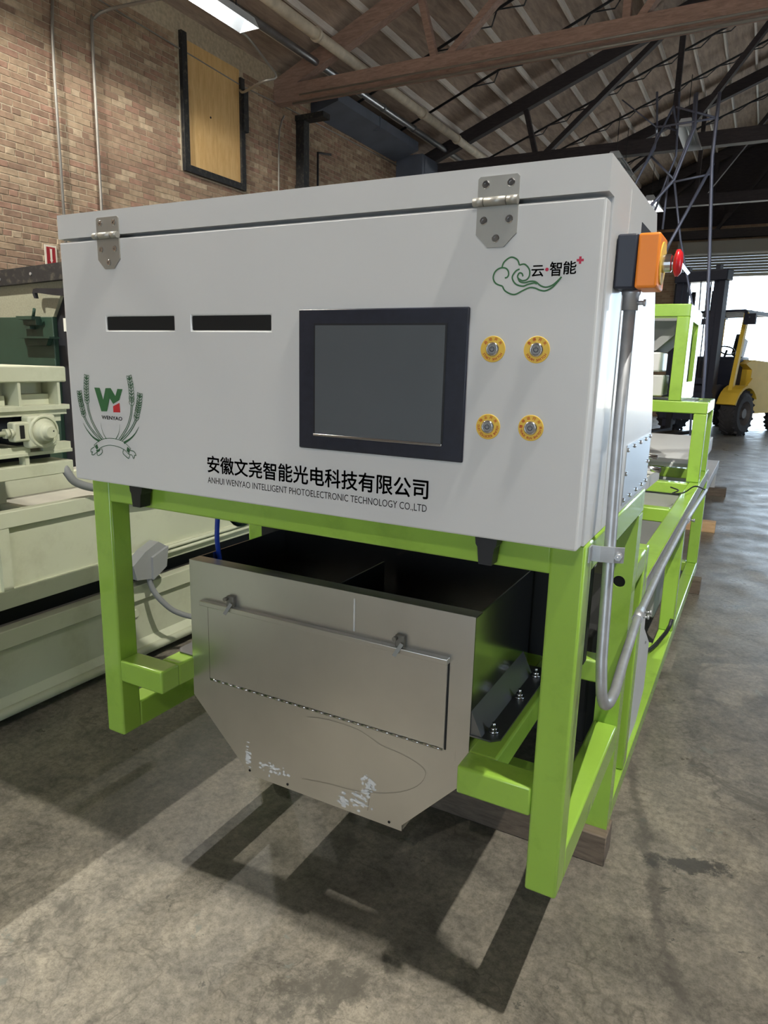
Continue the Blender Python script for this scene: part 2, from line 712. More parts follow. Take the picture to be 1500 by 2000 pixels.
def wood_mat(name, c0, c1, grain=(1, 14, 14), rough=0.75, knots=False):
    m = bpy.data.materials.new(name)
    m.use_nodes = True
    nt = m.node_tree
    N, L = nt.nodes, nt.links
    p = N['Principled BSDF']
    p.inputs['Roughness'].default_value = rough
    geo = N.new('ShaderNodeNewGeometry')
    mp = N.new('ShaderNodeMapping')
    mp.inputs['Scale'].default_value = grain
    L.new(geo.outputs['Position'], mp.inputs[0])
    nz = N.new('ShaderNodeTexNoise')
    nz.inputs['Scale'].default_value = 3
    nz.inputs['Detail'].default_value = 8
    nz.inputs['Roughness'].default_value = 0.65
    nz.inputs['Distortion'].default_value = 0.6
    L.new(mp.outputs[0], nz.inputs['Vector'])
    r = N.new('ShaderNodeValToRGB')
    r.color_ramp.elements[0].position = 0.3
    r.color_ramp.elements[1].position = 0.7
    r.color_ramp.elements[0].color = c0
    r.color_ramp.elements[1].color = c1
    L.new(nz.outputs['Fac'], r.inputs[0])
    L.new(r.outputs[0], p.inputs['Base Color'])
    bp = N.new('ShaderNodeBump')
    bp.inputs['Strength'].default_value = 0.3
    bp.inputs['Distance'].default_value = 0.003
    L.new(nz.outputs['Fac'], bp.inputs['Height'])
    L.new(bp.outputs[0], p.inputs['Normal'])
    return m

WHITE = mat('white_powder_coat', rgb(209, 211, 214), 0.34, vary=0.015, vscale=3, bump=0.03, bscale=160, coat=0.25)
GREEN = mat('lime_paint', rgb(146, 186, 72), 0.27, vary=0.05, vscale=5, bump=0.02, bscale=60, coat=0.35, dirt=rgb(96, 128, 40), dscale=6, damt=0.35)
STEEL = steel_mat('brushed_steel', rgb(222, 223, 222), 0.29, (160, 1.5, 1.5))
STEELV = steel_mat('bright_sheet_steel', rgb(196, 197, 198), 0.17, (4, 4, 4), False)
STEELD = steel_mat('dull_sheet_steel', rgb(132, 133, 134), 0.42, (4, 4, 4), False)
GALV = mat('galvanised', rgb(176, 179, 184), 0.44, 0.65, vary=0.12, vscale=30)
HINGE = mat('stainless_hinge', rgb(164, 163, 158), 0.45, 0.55, vary=0.05, vscale=20)
TAPE = mat('tape_glue', rgb(214, 216, 218), 0.7)
TRAY = mat('tray_sheet', rgb(150, 148, 138), 0.55, vary=0.15, vscale=5)
SCRATCH = mat('scratch', rgb(160, 157, 150), 0.45, 0.85)
LATCH = mat('latch_steel', rgb(120, 118, 112), 0.5, 0.5)
CHROME = mat('polished_chrome', rgb(205, 207, 212), 0.16, 1.0)
BLACK = mat('black_plastic', rgb(24, 26, 31), 0.45)
DARK = mat('dark_interior', rgb(16, 17, 20), 0.8)  # near-black, also painted where slots, hole and frame interior lie in shade
BEZEL = mat('screen_bezel', rgb(34, 38, 52), 0.35, vary=0.15, vscale=60)
GLASS = mat('screen_glass', rgb(82, 88, 94), 0.30, vary=0.05, vscale=6, spec=0.6)
YELLOW = mat('label_yellow', rgb(228, 190, 74), 0.5)
INKR = mat('ink_red_brown', rgb(190, 82, 34), 0.6)
INK = mat('ink_black', rgb(22, 22, 26), 0.5)
INKG = mat('ink_green', rgb(50, 104, 62), 0.5)
INKD = mat('ink_dark_green', rgb(44, 90, 60), 0.5)
INKRED = mat('ink_red', rgb(196, 40, 48), 0.5)
INKMAG = mat('ink_crimson', rgb(190, 38, 76), 0.5)
ORANGE = mat('orange_plastic', rgb(236, 134, 38), 0.45)
NAVY = mat('dark_navy_plastic', rgb(32, 38, 54), 0.45)
RED = mat('red_plastic', rgb(206, 32, 42), 0.3)
CREAM = mat('cream_paint', rgb(190, 194, 172), 0.5, vary=0.04, vscale=3, bump=0.12, bscale=30, dirt=rgb(150, 150, 124), dscale=5, damt=0.4)
GREY = mat('grey_paint', rgb(140, 142, 144), 0.5, vary=0.06, vscale=6)
LGREY = mat('light_grey_sheet', rgb(196, 198, 200), 0.45, vary=0.05, vscale=4)
HOSE = mat('grey_hose', rgb(126, 128, 130), 0.5)
BLUE = mat('blue_hose', rgb(22, 62, 170), 0.35)
DKGREEN = mat('dark_green_paint', rgb(40, 64, 52), 0.45, vary=0.12, vscale=5, dirt=rgb(28, 40, 36), dscale=4, damt=0.6)
BLKIRON = mat('black_iron', rgb(30, 31, 34), 0.6, vary=0.2, vscale=20, dirt=rgb(96, 92, 80), dscale=18, damt=0.7)
PALEPANEL = mat('speckled_pale_panel', rgb(142, 142, 124), 0.6, vary=0.12, vscale=70)
TIMBER = wood_mat('weathered_timber', rgb(84, 73, 63), rgb(122, 108, 94), (3, 20, 20))
PINE = wood_mat('fresh_pine', rgb(196, 158, 116), rgb(222, 188, 146), (3, 20, 20))
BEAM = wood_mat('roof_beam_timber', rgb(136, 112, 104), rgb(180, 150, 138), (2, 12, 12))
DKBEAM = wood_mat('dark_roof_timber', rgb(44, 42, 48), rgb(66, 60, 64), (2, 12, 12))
JOIST = wood_mat('pale_joist_timber', rgb(222, 214, 208), rgb(242, 238, 234), (8, 1.0, 8))
DECK = wood_mat('roof_deck_boards', rgb(146, 130, 120), rgb(190, 170, 156), (5, 0.7, 1.2), 0.85)
PLY = wood_mat('plywood', rgb(206, 164, 104), rgb(228, 192, 134), (1, 9, 1.2), 0.7)
BRICK = brick_mat()
BRICKTEX_Y = brick_tex_mat('brick_far_side', 1)
BRICKTEX_X = brick_tex_mat('brick_far_end', 0)
MORTAR = mat('mortar', rgb(186, 172, 150), 0.95, vary=0.2, vscale=20)
PLASTER = mat('painted_wall', rgb(150, 146, 140), 0.9, vary=0.1, vscale=1)
FLOOR = floor_mat()
IRON = mat('dark_steel', rgb(40, 42, 48), 0.5, 0.3, vary=0.2, vscale=10)
PIPEW = mat('wrapped_pipe', rgb(210, 200, 184), 0.7, vary=0.15, vscale=8)
PIPEM = mat('metal_pipe', rgb(150, 152, 158), 0.35, 0.8, vary=0.15, vscale=8)
CONDUIT = mat('wall_conduit', rgb(150, 146, 140), 0.45, 0.5)
LAMPBODY = mat('lamp_housing', rgb(190, 196, 204), 0.5)
DUCT = mat('grey_duct', rgb(96, 104, 122), 0.6, vary=0.1, vscale=3)
FYEL = mat('forklift_yellow', rgb(224, 186, 64), 0.6, vary=0.05, vscale=3, spec=0.25)
RUBBER = mat('rubber', rgb(52, 50, 52), 0.85, vary=0.2, vscale=14)
RIM = mat('wheel_rim', rgb(92, 86, 84), 0.6)
DARKFRAME = mat('forklift_dark', rgb(38, 42, 58), 0.5)
TUBEST = mat('rack_tube', rgb(112, 118, 140), 0.45, 0.5)
WHITEBELT = mat('white_belt', rgb(226, 230, 232), 0.5)
SHUTTER = mat('shutter_slats', rgb(150, 150, 148), 0.5, 0.2)
OUTSIDE = mat('outside_ground', rgb(200, 194, 182), 0.9, vary=0.1, vscale=1)
SIGNRED = mat('sign_red', rgb(150, 30, 38), 0.5)
SIGNW = mat('sign_white', rgb(226, 218, 204), 0.5)
PAPER = mat('paper_label', rgb(214, 216, 208), 0.7)
FLUOR = emit('lamp_tube_lit', (1, 0.95, 0.8, 1), 4)
FLUOR_FAR = emit('lamp_tube_far', (0.9, 0.98, 1, 1), 0.9)
TUBEOFF = mat('lamp_tube_off', rgb(216, 224, 230), 0.3)

def sub(o):          # mark setting
    o['kind'] = 'structure'
    return o

# ------------------------------------------------------------------ the hall
WX, EZ = -5.5, 5.55           # left wall plane, eave height
RX, RZ = 4.2, 5.55+0.39*9.7   # ridge
XR = 13.9
Y0, Y1 = -13.0, 23.0
SL = 0.39

fl = sub(obj('floor', B(-6.2, XR+0.5, Y0-0.5, Y1+0.3, -0.12, 0), FLOOR))

# left wall: mortar core, brick face
wall = sub(obj('wall_left', B(WX-0.35, WX+0.0005, Y0, Y1, 0, EZ+0.35), MORTAR))
CH, BL = 0.0677, 0.2125
brick_shapes = []
for k in range(4):
    b = new()
    box(b, -0.020, 0.006, -0.1015, 0.1015, -0.029, 0.029)
    for v in b.verts:
        v.co += Vector((random.uniform(-0.002, 0.002), random.uniform(-0.003, 0.003), random.uniform(-0.002, 0.002)))
    bmesh.ops.bevel(b, geom=[e for e in b.edges if all(abs(v.co.x-0.006) < 0.004 for v in e.verts)], offset=0.004, segments=1, affect='EDGES')
    me = bpy.data.meshes.new('brick')
    b.to_mesh(me)
    b.free()
    me.materials.append(BRICK)
    brick_shapes.append(me)
    b = new()
    box(b, -0.020, 0.006, -0.0485, 0.0485, -0.029, 0.029)
    for v in b.verts:
        v.co += Vector((random.uniform(-0.002, 0.002), random.uniform(-0.003, 0.003), random.uniform(-0.002, 0.002)))
    bmesh.ops.bevel(b, geom=[e for e in b.edges if all(abs(v.co.x-0.006) < 0.004 for v in e.verts)], offset=0.004, segments=1, affect='EDGES')
    me = bpy.data.meshes.new('brick')
    b.to_mesh(me)
    b.free()
    me.materials.append(BRICK)
    brick_shapes.append(me)
spots = []
row = 0
z = 0.045
while z < EZ-0.02:
    header = (row % 6 == 4)
    step = 0.1065 if header else BL
    y = 2.2 + (0.0 if row % 2 else BL/2)
    if header:
        y += 0.03
    while y < 12.8:
        inwin = (6.18 < y < 7.48 and 3.95 < z)
        if not inwin:
            spots.append((y, z, header))
        y += step
    z += CH
    row += 1
def bvis(s):
    y, z, h = s
    return 3.3 < y < 12.8 and z > 2.2 + max(0, (y-3.2))*0.02
vis = [s for s in spots if bvis(s)]
stretch = sorted([s for s in vis if s[1] < 4.9], key=lambda s: (s[0]+0.35*abs(s[1]-2.6)))
near = set(stretch[:300])
for s in stretch[:300]:
    y, z, h = s
    me = brick_shapes[2*random.randrange(4)+(1 if h else 0)]
    o = bpy.data.objects.new('brick', me)
    COL.objects.link(o)
    o.parent = wall
    o.location = Vector((WX+random.uniform(-0.002, 0.002), y, z))-ORG[wall]
bm = new()
for s in spots:
    if s in near:
        continue
    y, z, h = s
    w = 0.0485 if h else 0.1015
    dx = random.uniform(-0.002, 0.002)
    j = lambda: random.uniform(-0.003, 0.003)
    box(bm, WX-0.018, WX+0.006+dx, y-w+j(), y+w+j(), z-0.029+j()*0.5, z+0.029+j()*0.5)
o = obj('brick_courses', bm, BRICK, wall)
o['kind'] = 'stuff'
# far and near stretches of the same wall, too far away to tell bricks apart
obj('far_brickwork', B(WX-0.02, WX+0.004, 12.9, Y1, 0, EZ+0.3), BRICKTEX_Y, wall)
obj('near_brickwork', B(WX-0.02, WX+0.004, Y0, 2.08, 0, EZ+0.3), BRICKTEX_Y, wall)

# end wall with the door opening, side wall, back wall
DX0, DX1, DZ = -1.05, 6.6, 4.42
bm = new()
box(bm, WX-0.3, DX0, Y1, Y1+0.3, 0, EZ+0.2)
box(bm, DX1, XR+0.3, Y1, Y1+0.3, 0, EZ+0.2)
box(bm, DX0, DX1, Y1, Y1+0.3, DZ+0.55, EZ+0.2)
we = sub(obj('wall_end', bm, BRICKTEX_X))
bm = new(); prism(bm, [(WX-0.3, EZ+0.2), (XR+0.3, EZ+0.2), (RX, RZ+0.6)], 'y', Y1, Y1+0.3); obj('gable_boards', bm, DKBEAM, we)
RY0, RY1, RDZ = 1.5, 6.0, 4.2      # unseen opening added in the right wall to let in side daylight
bm = new()
box(bm, XR, XR+0.3, Y0, RY0, 0, EZ+0.35)
box(bm, XR, XR+0.3, RY1, Y1, 0, EZ+0.35)
box(bm, XR, XR+0.3, RY0, RY1, RDZ, EZ+0.35)
sub(obj('wall_right', bm, PLASTER))
BX0, BX1, BDZ = -0.4, 4.4, 4.2      # unseen opening added behind the viewer for daylight on the front panel
bm = new()
box(bm, WX-0.3, BX0, Y0-0.3, Y0, 0, EZ+0.2)
box(bm, BX1, XR+0.3, Y0-0.3, Y0, 0, EZ+0.2)
box(bm, BX0, BX1, Y0-0.3, Y0, BDZ, EZ+0.2)
prism(bm, [(WX-0.3, EZ+0.2), (XR+0.3, EZ+0.2), (RX, RZ+0.6)], 'y', Y0-0.3, Y0)
sub(obj('wall_back', bm, PLASTER))

# roof deck
bm = new()
t = 0.06
zo = 0.30
prism(bm, [(WX-0.4, EZ+zo-0.4*SL), (RX, RZ+zo), (RX, RZ+zo+t), (WX-0.4, EZ+zo-0.4*SL+t)], 'y', Y0-0.3, Y1+0.3)
prism(bm, [(XR+0.4, EZ+zo-0.4*SL), (RX, RZ+zo), (RX, RZ+zo+t), (XR+0.4, EZ+zo-0.4*SL+t)], 'y', Y0-0.3, Y1+0.3)
ceil = sub(obj('ceiling', bm, DECK))
TY = [8.3, 13.1, 17.9, 22.7]
# joists along the building between the trusses
jx = 0.67-0.515*11
jm = {}
while jx < RX-0.1:
    zt = EZ+zo+SL*(jx-WX)
    edges = [3.5]+TY
    for a, b2 in zip(edges, edges[1:]):
        ln = round(b2-a, 3)
        if ln not in jm:
            b = new()
            box(b, -0.02, 0.02, -ln/2, ln/2, -0.11, -0.004)
            me = bpy.data.meshes.new('joist')
            b.to_mesh(me)
            b.free()
            me.materials.append(JOIST)
            jm[ln] = me
        o = bpy.data.objects.new('joist', jm[ln])
        COL.objects.link(o)
        o.parent = ceil
        o.location = Vector((jx, (a+b2)/2, zt))-ORG[ceil]
    jx += 0.515

# trusses
def truss(y, label, m1, m2):
    t = thing('roof_truss', label, 'truss', (RX, y, EZ), group=None)
    top = lambda x: EZ+0.08+SL*(x-WX) if x < RX else EZ+0.08+SL*(XR-0.3-x+0.0)
    obj('bottom_chord', B(WX, XR, y-0.09, y+0.09, 5.36, 5.60), m1, t)
    bm = new(); bar(bm, (WX, y, EZ+0.02), (RX, y, EZ+0.02+SL*(RX-WX)), 0.15, 0.24); obj('top_chord', bm, m2, t)
    bm = new(); bar(bm, (XR, y, EZ+0.02), (RX, y, EZ+0.02+SL*(RX-WX)), 0.15, 0.24); obj('top_chord', bm, m2, t)
    T = lambda x: EZ+0.02+SL*(x-WX) if x < RX else EZ+0.02+SL*(XR-x)
    for xa, xb, w in ((-2.8, -3.1, 0.1), (-2.7, -0.31, 0.14), (-0.31, -0.31, 0.1), (-0.2, 2.0, 0.14), (2.0, 2.0, 0.1), (2.1, RX, 0.14), (RX, RX, 0.12), (RX+2.1, RX, 0.14), (RX+2.2, RX+2.2, 0.1), (RX+4.4, RX+2.2, 0.14), (RX+4.4, RX+4.4, 0.1)):
        bm = new()
        bar(bm, (xa, y, 5.5), (xb, y, T(xb)), 0.09, w, (0, 1, 0))
        obj('web', bm, m1 if w > 0.12 else m2, t)
    return t
truss(TY[0], 'brown timber roof truss whose chord rests on the brick wall past the plywood', BEAM, BEAM)
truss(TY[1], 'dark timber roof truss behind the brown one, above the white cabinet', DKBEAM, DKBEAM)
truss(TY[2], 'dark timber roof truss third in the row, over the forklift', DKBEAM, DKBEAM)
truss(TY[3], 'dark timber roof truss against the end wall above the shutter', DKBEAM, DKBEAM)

# bridging rods up the slope, between the trusses
for k, yy in enumerate((9.9, 11.5, 14.7, 16.3, 19.5)):
    bm = new()
    tube(bm, [(WX+0.2, yy, EZ+0.08+0.2*SL), (RX, yy, RZ+0.08)], 0.022, 6)
    o = obj('bridging_rod', bm, IRON, ceil)
    bm = new()
    x = -3.6
    while x < 2.5:
        za = EZ+0.10+SL*(x-WX)
        tube(bm, [(x, yy, za-0.02), (x+0.27, yy+0.45, za+0.09+SL*0.2)], 0.012, 5)
        tube(bm, [(x+0.27, yy+0.45, za+0.09+SL*0.2), (x+0.515, yy, za-0.02+SL*0.515)], 0.012, 5)
        x += 0.515
    obj('brace', bm, IRON, o)

# pipes under the roof
def pipe(name, pts, r, m, label, cat='pipe', group=None, n=12, clamps=()):
    t = thing(name, label, cat, pts[0], group=group)
    bm = new(); tube(bm, pts, r, n); obj('pipe_run', bm, m, t)
    for c, d in clamps:
        bm = new()
        c = Vector(c); d = Vector(d).normalized()
        cyl(bm, c-d*0.03, c+d*0.03, r*1.25, n=n)
        obj('coupling', bm, m, t)
    return t
YD = (0, 1, 0)
pipe('overhead_pipe', [(-4.3, 3.6, 5.88), (-4.3, 8.2, 5.88), (-4.3, 22.5, 5.92)], 0.075, PIPEW, 'thick wrapped pipe hung under the roof, farther from the brick wall', clamps=[((-4.3, 7.6, 5.88), YD), ((-4.3, 11.0, 5.89), YD), ((-4.3, 12.6, 5.89), YD)])
pipe('overhead_pipe', [(-4.72, 3.6, 5.80), (-4.72, 8.2, 5.82), (-4.72, 22.5, 5.86)], 0.05, PIPEM, 'shiny metal pipe under the roof, nearer the brick wall', clamps=[((-4.72, 10.3, 5.83), YD), ((-4.72, 11.5, 5.83), YD)])
pipe('overhead_conduit', [(-5.1, 8.16, 5.30), (3.2, 8.16, 5.30)], 0.018, CONDUIT, 'thin pale conduit strapped below the brown truss chord', 'conduit', n=8)
pipe('overhead_conduit', [(-4.9, 8.05, 5.36), (3.2, 8.05, 5.33)], 0.014, CONDUIT, 'second thin conduit beside the pale one below the brown truss', 'conduit', n=8)
pipe('wall_conduit', [(WX+0.05, 4.28, 1.2), (WX+0.05, 4.28, 4.45), (WX+0.04, 4.30, 4.9), (WX+0.04, 4.33, 5.2)], 0.016, CONDUIT, 'thin vertical conduit on the brick wall above the red arrow sign', 'conduit', n=8)
pipe('wall_conduit', smooth_path([(WX+0.05, 4.79, 1.2), (WX+0.05, 4.80, 3.0), (WX+0.05, 4.81, 5.0), (WX+0.06, 4.85, 5.22), (WX+0.25, 4.95, 5.32), (WX+0.9, 5.1, 5.36)], 4), 0.018, CONDUIT, 'vertical conduit on the brick wall bending over at the roof', 'conduit', n=8)
pipe('wall_cable', [(WX+0.03, 4.6, 5.46), (WX+0.03, 7.4, 5.36), (WX+0.03, 8.7, 5.40), (WX+0.03, 12.5, 5.46)], 0.009, CONDUIT, 'slack cable strung along the top of the brick wall', 'cable', n=6)
pipe('lamp_conduit', smooth_path([(-4.0, 5.62, 5.12), (-4.15, 5.95, 5.20), (-4.2, 6.35, 5.10), (-4.2, 6.55, 5.0), (-4.35, 6.45, 4.93), (-5.0, 6.9, 5.05), (WX+0.05, 7.36, 5.28)], 4), 0.016, CONDUIT, 'bent conduit from the dim lamp to the boarded window', 'conduit', n=8)
pipe('wall_conduit', smooth_path([(WX+0.05, 8.25, 2.5), (WX+0.05, 8.27, 4.7), (WX+0.05, 8.33, 5.1), (WX+0.05, 8.42, 5.25)], 3), 0.014, CONDUIT, 'crooked thin conduit on the brick wall just before the black column', 'conduit', n=8)
pipe('wall_conduit', [(WX+0.06, 9.35, 2.5), (WX+0.06, 9.35, 4.95), (WX+0.06, 9.75, 5.02)], 0.02, IRON, 'dark thin pipe on the brick wall just past the black column', 'pipe', n=8)

# black steel column at the truss end
t = thing('wall_column', 'black steel column against the brick wall under the brown truss', 'column', (WX+0.1, 8.86, 0))
obj('shaft', B(WX+0.012, WX+0.17, 8.78, 8.94, 0, 5.3, 0.01), BLKIRON, t)
obj('collar', B(WX+0.012, WX+0.20, 8.75, 8.97, 4.2, 4.32, 0.01), BLKIRON, t)
obj('bracket', B(WX+0.012, WX+0.55, 8.76, 8.96, 5.28, 5.36), BLKIRON, t)
# grey flat duct and box beyond it
t = thing('ceiling_duct', 'flat grey duct along the top of the far brick wall', 'duct', (-5.2, 11, 5.6))
bm = new(); prism(bm, [(-5.48, 5.50), (-4.95, 5.64), (-4.95, 5.80), (-5.48, 5.72)], 'y', 9.2, 12.2); obj('duct_body', bm, DUCT, t)
obj('duct_seam', B(-5.2, -4.94, 10.6, 10.63, 5.60, 5.82), DUCT, t)
t = thing('wall_box', 'dark grey box hung on the far brick wall below the pipes', 'box', (-5.2, 12.9, 5.0))
obj('box_body', B(WX+0.0, -4.9, 12.3, 13.5, 5.02, 5.62, 0.01), DUCT, t)
obj('box_door', B(-4.9, -4.885, 12.4, 13.4, 5.08, 5.56), DUCT, t)

# boarded window
w = sub(obj('window_1', B(WX-0.011, WX+0.012, 6.18, 7.48, 3.95, 5.62), MORTAR))
obj('plywood_panel', B(WX+0.012, WX+0.03, 6.29, 7.37, 4.05, 5.55), PLY, w)
def frame_bar(y0, y1, z0, z1):
    obj('frame_bar', B(WX+0.012, WX+0.065, y0, y1, z0, z1, 0.004), BLKIRON, w)
frame_bar(6.20, 6.30, 3.95, 5.62)
frame_bar(7.36, 7.45, 3.95, 5.45)
frame_bar(6.30, 7.36, 3.95, 4.04)
obj('shutter_strip', B(WX+0.012, WX+0.09, 7.40, 7.50, 4.75, 5.30, 0.004), BLKIRON, w)
bm = new(); lathe(bm, (WX+0.03, 6.75, 4.75), (1, 0, 0), [(0.014, 0.0), (0.014, 0.004), (0, 0.004)], 10); obj('knot_hole', bm, DARK, w)

# red arrow sign
t = thing('arrow_sign', 'small red sign with a white down arrow on the brick wall', 'sign', (WX+0.02, 4.095, 2.47))
obj('sign_plate', B(WX+0.012, WX+0.022, 4.025, 4.175, 2.47, 2.70), SIGNW, t)
obj('sign_field', B(WX+0.022, WX+0.024, 4.045, 4.155, 2.49, 2.68), SIGNRED, t)
bm = new(); prism(bm, [(4.087, 2.665), (4.100, 2.658), (4.113, 2.665), (4.111, 2.545), (4.119, 2.545), (4.100, 2.512), (4.081, 2.545), (4.089, 2.545)], 'x', WX+0.024, WX+0.026); obj('arrow', bm, SIGNW, t)

# lamps
def lamp_fixture(x, y, z, L, lit, label, group=None, w=0.26, watts=None, far=False, dz=0.088):
    t = thing('ceiling_lamp', label, 'lamp', (x, y, z), group=group)
    bm = new()
    prism(bm, [(x-w/2, z), (x-w/2-0.004, z), (x-0.07, z+0.115), (x+0.07, z+0.115), (x+w/2+0.004, z), (x+w/2, z), (x+0.066, z+0.108), (x-0.066, z+0.108)], 'y', y-L/2, y+L/2)
    for s in (-1, 1):
        yy = y+s*L/2
        prism(bm, [(x-w/2, z), (x+w/2, z), (x+0.07, z+0.112), (x-0.07, z+0.112)], 'y', yy-0.004, yy+0.004)
    obj('reflector', bm, LAMPBODY, t)
    for s in (-1, 1):
        bm = new(); cyl(bm, (x+s*0.03, y-L/2+0.02, z+0.10), (x+s*0.03, y+L/2-0.02, z+0.10), 0.014, n=10)
        obj('lamp_tube', bm, (FLUOR_FAR if far else FLUOR) if lit else TUBEOFF, t)
    for s in (-1, 1):
        bm = new(); tube(bm, [(x, y+s*L*0.35, z+0.11), (x, y+s*L*0.35, z+0.75)], 0.006, 6); obj('hanger_rod', bm, IRON, t)
    if watts:
        for dy in (-0.05, 0.0, 0.05):
            ld = bpy.data.lights.new('lamp_light', 'POINT')
            ld.shadow_soft_size = 0.02
            ld.energy = watts/3
            ld.color = LAMP_COL
            lo = bpy.data.objects.new('lamp_light', ld)
            COL.objects.link(lo)
            lo.parent = t
            lo.location = (0, dy*(L/1.2), dz)
    return t
g = 'lit lamps over the aisle'
lamp_fixture(2.84, -0.2, 5.75, 1.2, True, 'lit lamp hung over the front of the green frame', g, watts=LAMP_W)
lamp_fixture(-3.78, -0.2, 5.75, 1.2, True, 'lit lamp hung over the cream conveyors', g, watts=LAMP_W*1.2)
lamp_fixture(2.84, -5.6, 5.75, 1.2, True, 'added fill lamp hung unseen over the aisle behind the viewer', g, watts=LAMP_W*0.3)  # fill light added out of view to brighten surfaces facing it
lamp_fixture(-3.75, 4.75, 5.03, 1.45, True, 'long dim lamp hung beside the brick wall before the plywood', watts=LAMP_W*0.085, far=True, dz=0.04)
lamp_fixture(-0.9, 15.6, 4.95, 1.2, True, 'far lit lamp hung under the dark trusses', watts=40, far=True)
lamp_fixture(0.2, 11.2, 5.0, 1.3, False, 'grey unlit lamp hung under the dark truss above the rack')
lamp_fixture(-1.0, 12.2, 4.95, 1.2, False, 'second grey unlit lamp under the dark truss, nearer the cabinet')

# roll-up door
d = sub(obj('door_1', B(DX0-0.1, DX1+0.1, Y1-0.36, Y1-0.02, DZ+0.52, DZ+0.86), SHUTTER))
for k in range(7):
    z0 = DZ-0.04+k*0.08
    bm = new()
    prism(bm, [(Y1-0.07, z0), (Y1-0.05, z0+0.008), (Y1-0.05, z0+0.07), (Y1-0.07, z0+0.078), (Y1-0.095, z0+0.06), (Y1-0.095, z0+0.02)], 'x', DX0+0.02, DX1-0.02)
    obj('shutter_slat', bm, SHUTTER, d)
obj('bottom_rail', B(DX0+0.02, DX1-0.02, Y1-0.09, Y1-0.04, DZ-0.14, DZ-0.045), LGREY, d)
for xx in (DX0, DX1):
    obj('guide_rail', B(xx-0.08, xx+0.08, Y1-0.12, Y1-0.005, 0, DZ+0.52), IRON, d)
def portal(loc, rot, w, h):
    po = bpy.data.lights.new('door_portal', 'AREA')
    po.shape = 'RECTANGLE'
    po.size = w
    po.size_y = h
    po.cycles.is_portal = True
    pob = bpy.data.objects.new('door_portal', po)
    COL.objects.link(pob)
    pob.location = loc
    pob.rotation_euler = rot
    pob['kind'] = 'structure'
portal(((DX0+DX1)/2, Y1+0.31, DZ/2), (-PI/2, 0, 0), DX1-DX0, DZ)
portal(((BX0+BX1)/2, Y0-0.31, BDZ/2), (PI/2, 0, 0), BX1-BX0, BDZ)
portal((XR+0.31, (RY0+RY1)/2, RDZ/2), (PI/2, 0, PI/2), RY1-RY0, RDZ)
g = obj('outside_yard', B(-60, 70, -70, 90, -0.25, -0.125), OUTSIDE)
sub(g)

# ------------------------------------------------------------------ the sorting machine
S = thing('optical_sorter', 'white sorting machine cabinet with touch screen on a lime green steel frame', 'machine', (0.7, 0.4, 0))
T = 0.071
def rail(n, x0, x1, y0, y1, z0, z1, bev=0.006):
    return obj(n, B(x0, x1, y0, y1, z0, z1, bev), GREEN, S)
XL0, XL1, XR0, XR1 = -0.007, 0.064, 1.336, 1.407
def both(n, y0, y1, z0, z1, xi=0):
    a = rail(n, XL0+xi, XL1+xi, y0, y1, z0, z1)
    b = rail(n, XR0-xi, XR1-xi, y0, y1, z0, z1)
    return a, b
both('front_leg', 0.057, 0.128, 0.38, 1.189)
rail('front_beam', XL1-0.004, XR0+0.004, 0.0575, 0.1275, 1.119, 1.189)
both('side_rail', 0.124, 0.83, 1.119, 1.189)
both('lower_rail', 0.126, 0.755, 0.38, 0.466)
rail('stub_arm', XL1, 0.236, 0.057, 0.128, 0.562, 0.632)
rail('stub_arm', 1.161, XR0, 0.057, 0.128, 0.562, 0.632)
rail('hopper_rail', 0.165, 0.236, 0.126, 0.755, 0.562, 0.632)
rail('hopper_rail', 1.161, 1.232, 0.126, 0.755, 0.562, 0.632)
rail('cross_beam', XL1, XR0, 0.757, 0.826, 0.585, 0.656)
rail('cross_beam', XL1, XR0, 0.757, 0.826, 1.119, 1.189)
# middle posts, the right one with a cable hole
rail('middle_post', XL0, XL1, 0.755, 0.826, 0.103, 1.119)
bm = new()
hx, hz, hr = 1.370, 0.918, 0.0175
o4 = [bm.verts.new(c) for c in ((XR0, 0.755, 0.103), (XR1, 0.755, 0.103), (XR1, 0.755, 1.119), (XR0, 0.755, 1.119))]
ci = [bm.verts.new((hx+hr*math.cos(2*PI*i/24), 0.755, hz+hr*math.sin(2*PI*i/24))) for i in range(24)]
ci2 = [bm.verts.new((v.co.x, 0.762, v.co.z)) for v in ci]
e1 = [bm.edges.new((o4[i], o4[(i+1) % 4])) for i in range(4)]
e2 = [bm.edges.new((ci[i], ci[(i+1) % 24])) for i in range(24)]
bmesh.ops.triangle_fill(bm, use_beauty=True, use_dissolve=False, edges=e1+e2)
for i in range(24):
    bm.faces.new((ci[i], ci[(i+1) % 24], ci2[(i+1) % 24], ci2[i]))
b4 = [bm.verts.new((v.co.x, 0.826, v.co.z)) for v in o4]
for i in range(4):
    bm.faces.new((o4[i], o4[(i+1) % 4], b4[(i+1) % 4], b4[i]))
bm.faces.new(b4)
mp = obj('middle_post', bm, GREEN, S)
bm = new(); lathe(bm, (hx, 0.764, hz), (0, -1, 0), [(0.0, 0), (hr*1.02, 0)], 24); obj('hole_shade', bm, DARK, mp)  # dark disc painted as the shade inside the hole
# rear frame
both('base_rail', 0.826, 4.05, 0.103, 0.173)
both('short_rail', 0.826, 1.005, 0.892, 0.965)
both('rear_post', 1.005, 1.076, 0.173, 0.965)
both('long_rail', 1.076, 4.05, 0.775, 0.845)
both('rear_post', 2.48, 2.551, 0.173, 0.775)
both('rear_post', 3.98, 4.05, 0.173, 0.775)
for yy in (2.365, 3.28, 3.98):
    rail('rear_cross_beam', XL1, XR0, yy, yy+0.071, 0.775, 0.845)
for yy in (0.83, 2.2, 3.98):
    rail('base_cross_beam', XL1, XR0, yy, yy+0.071, 0.103, 0.173)
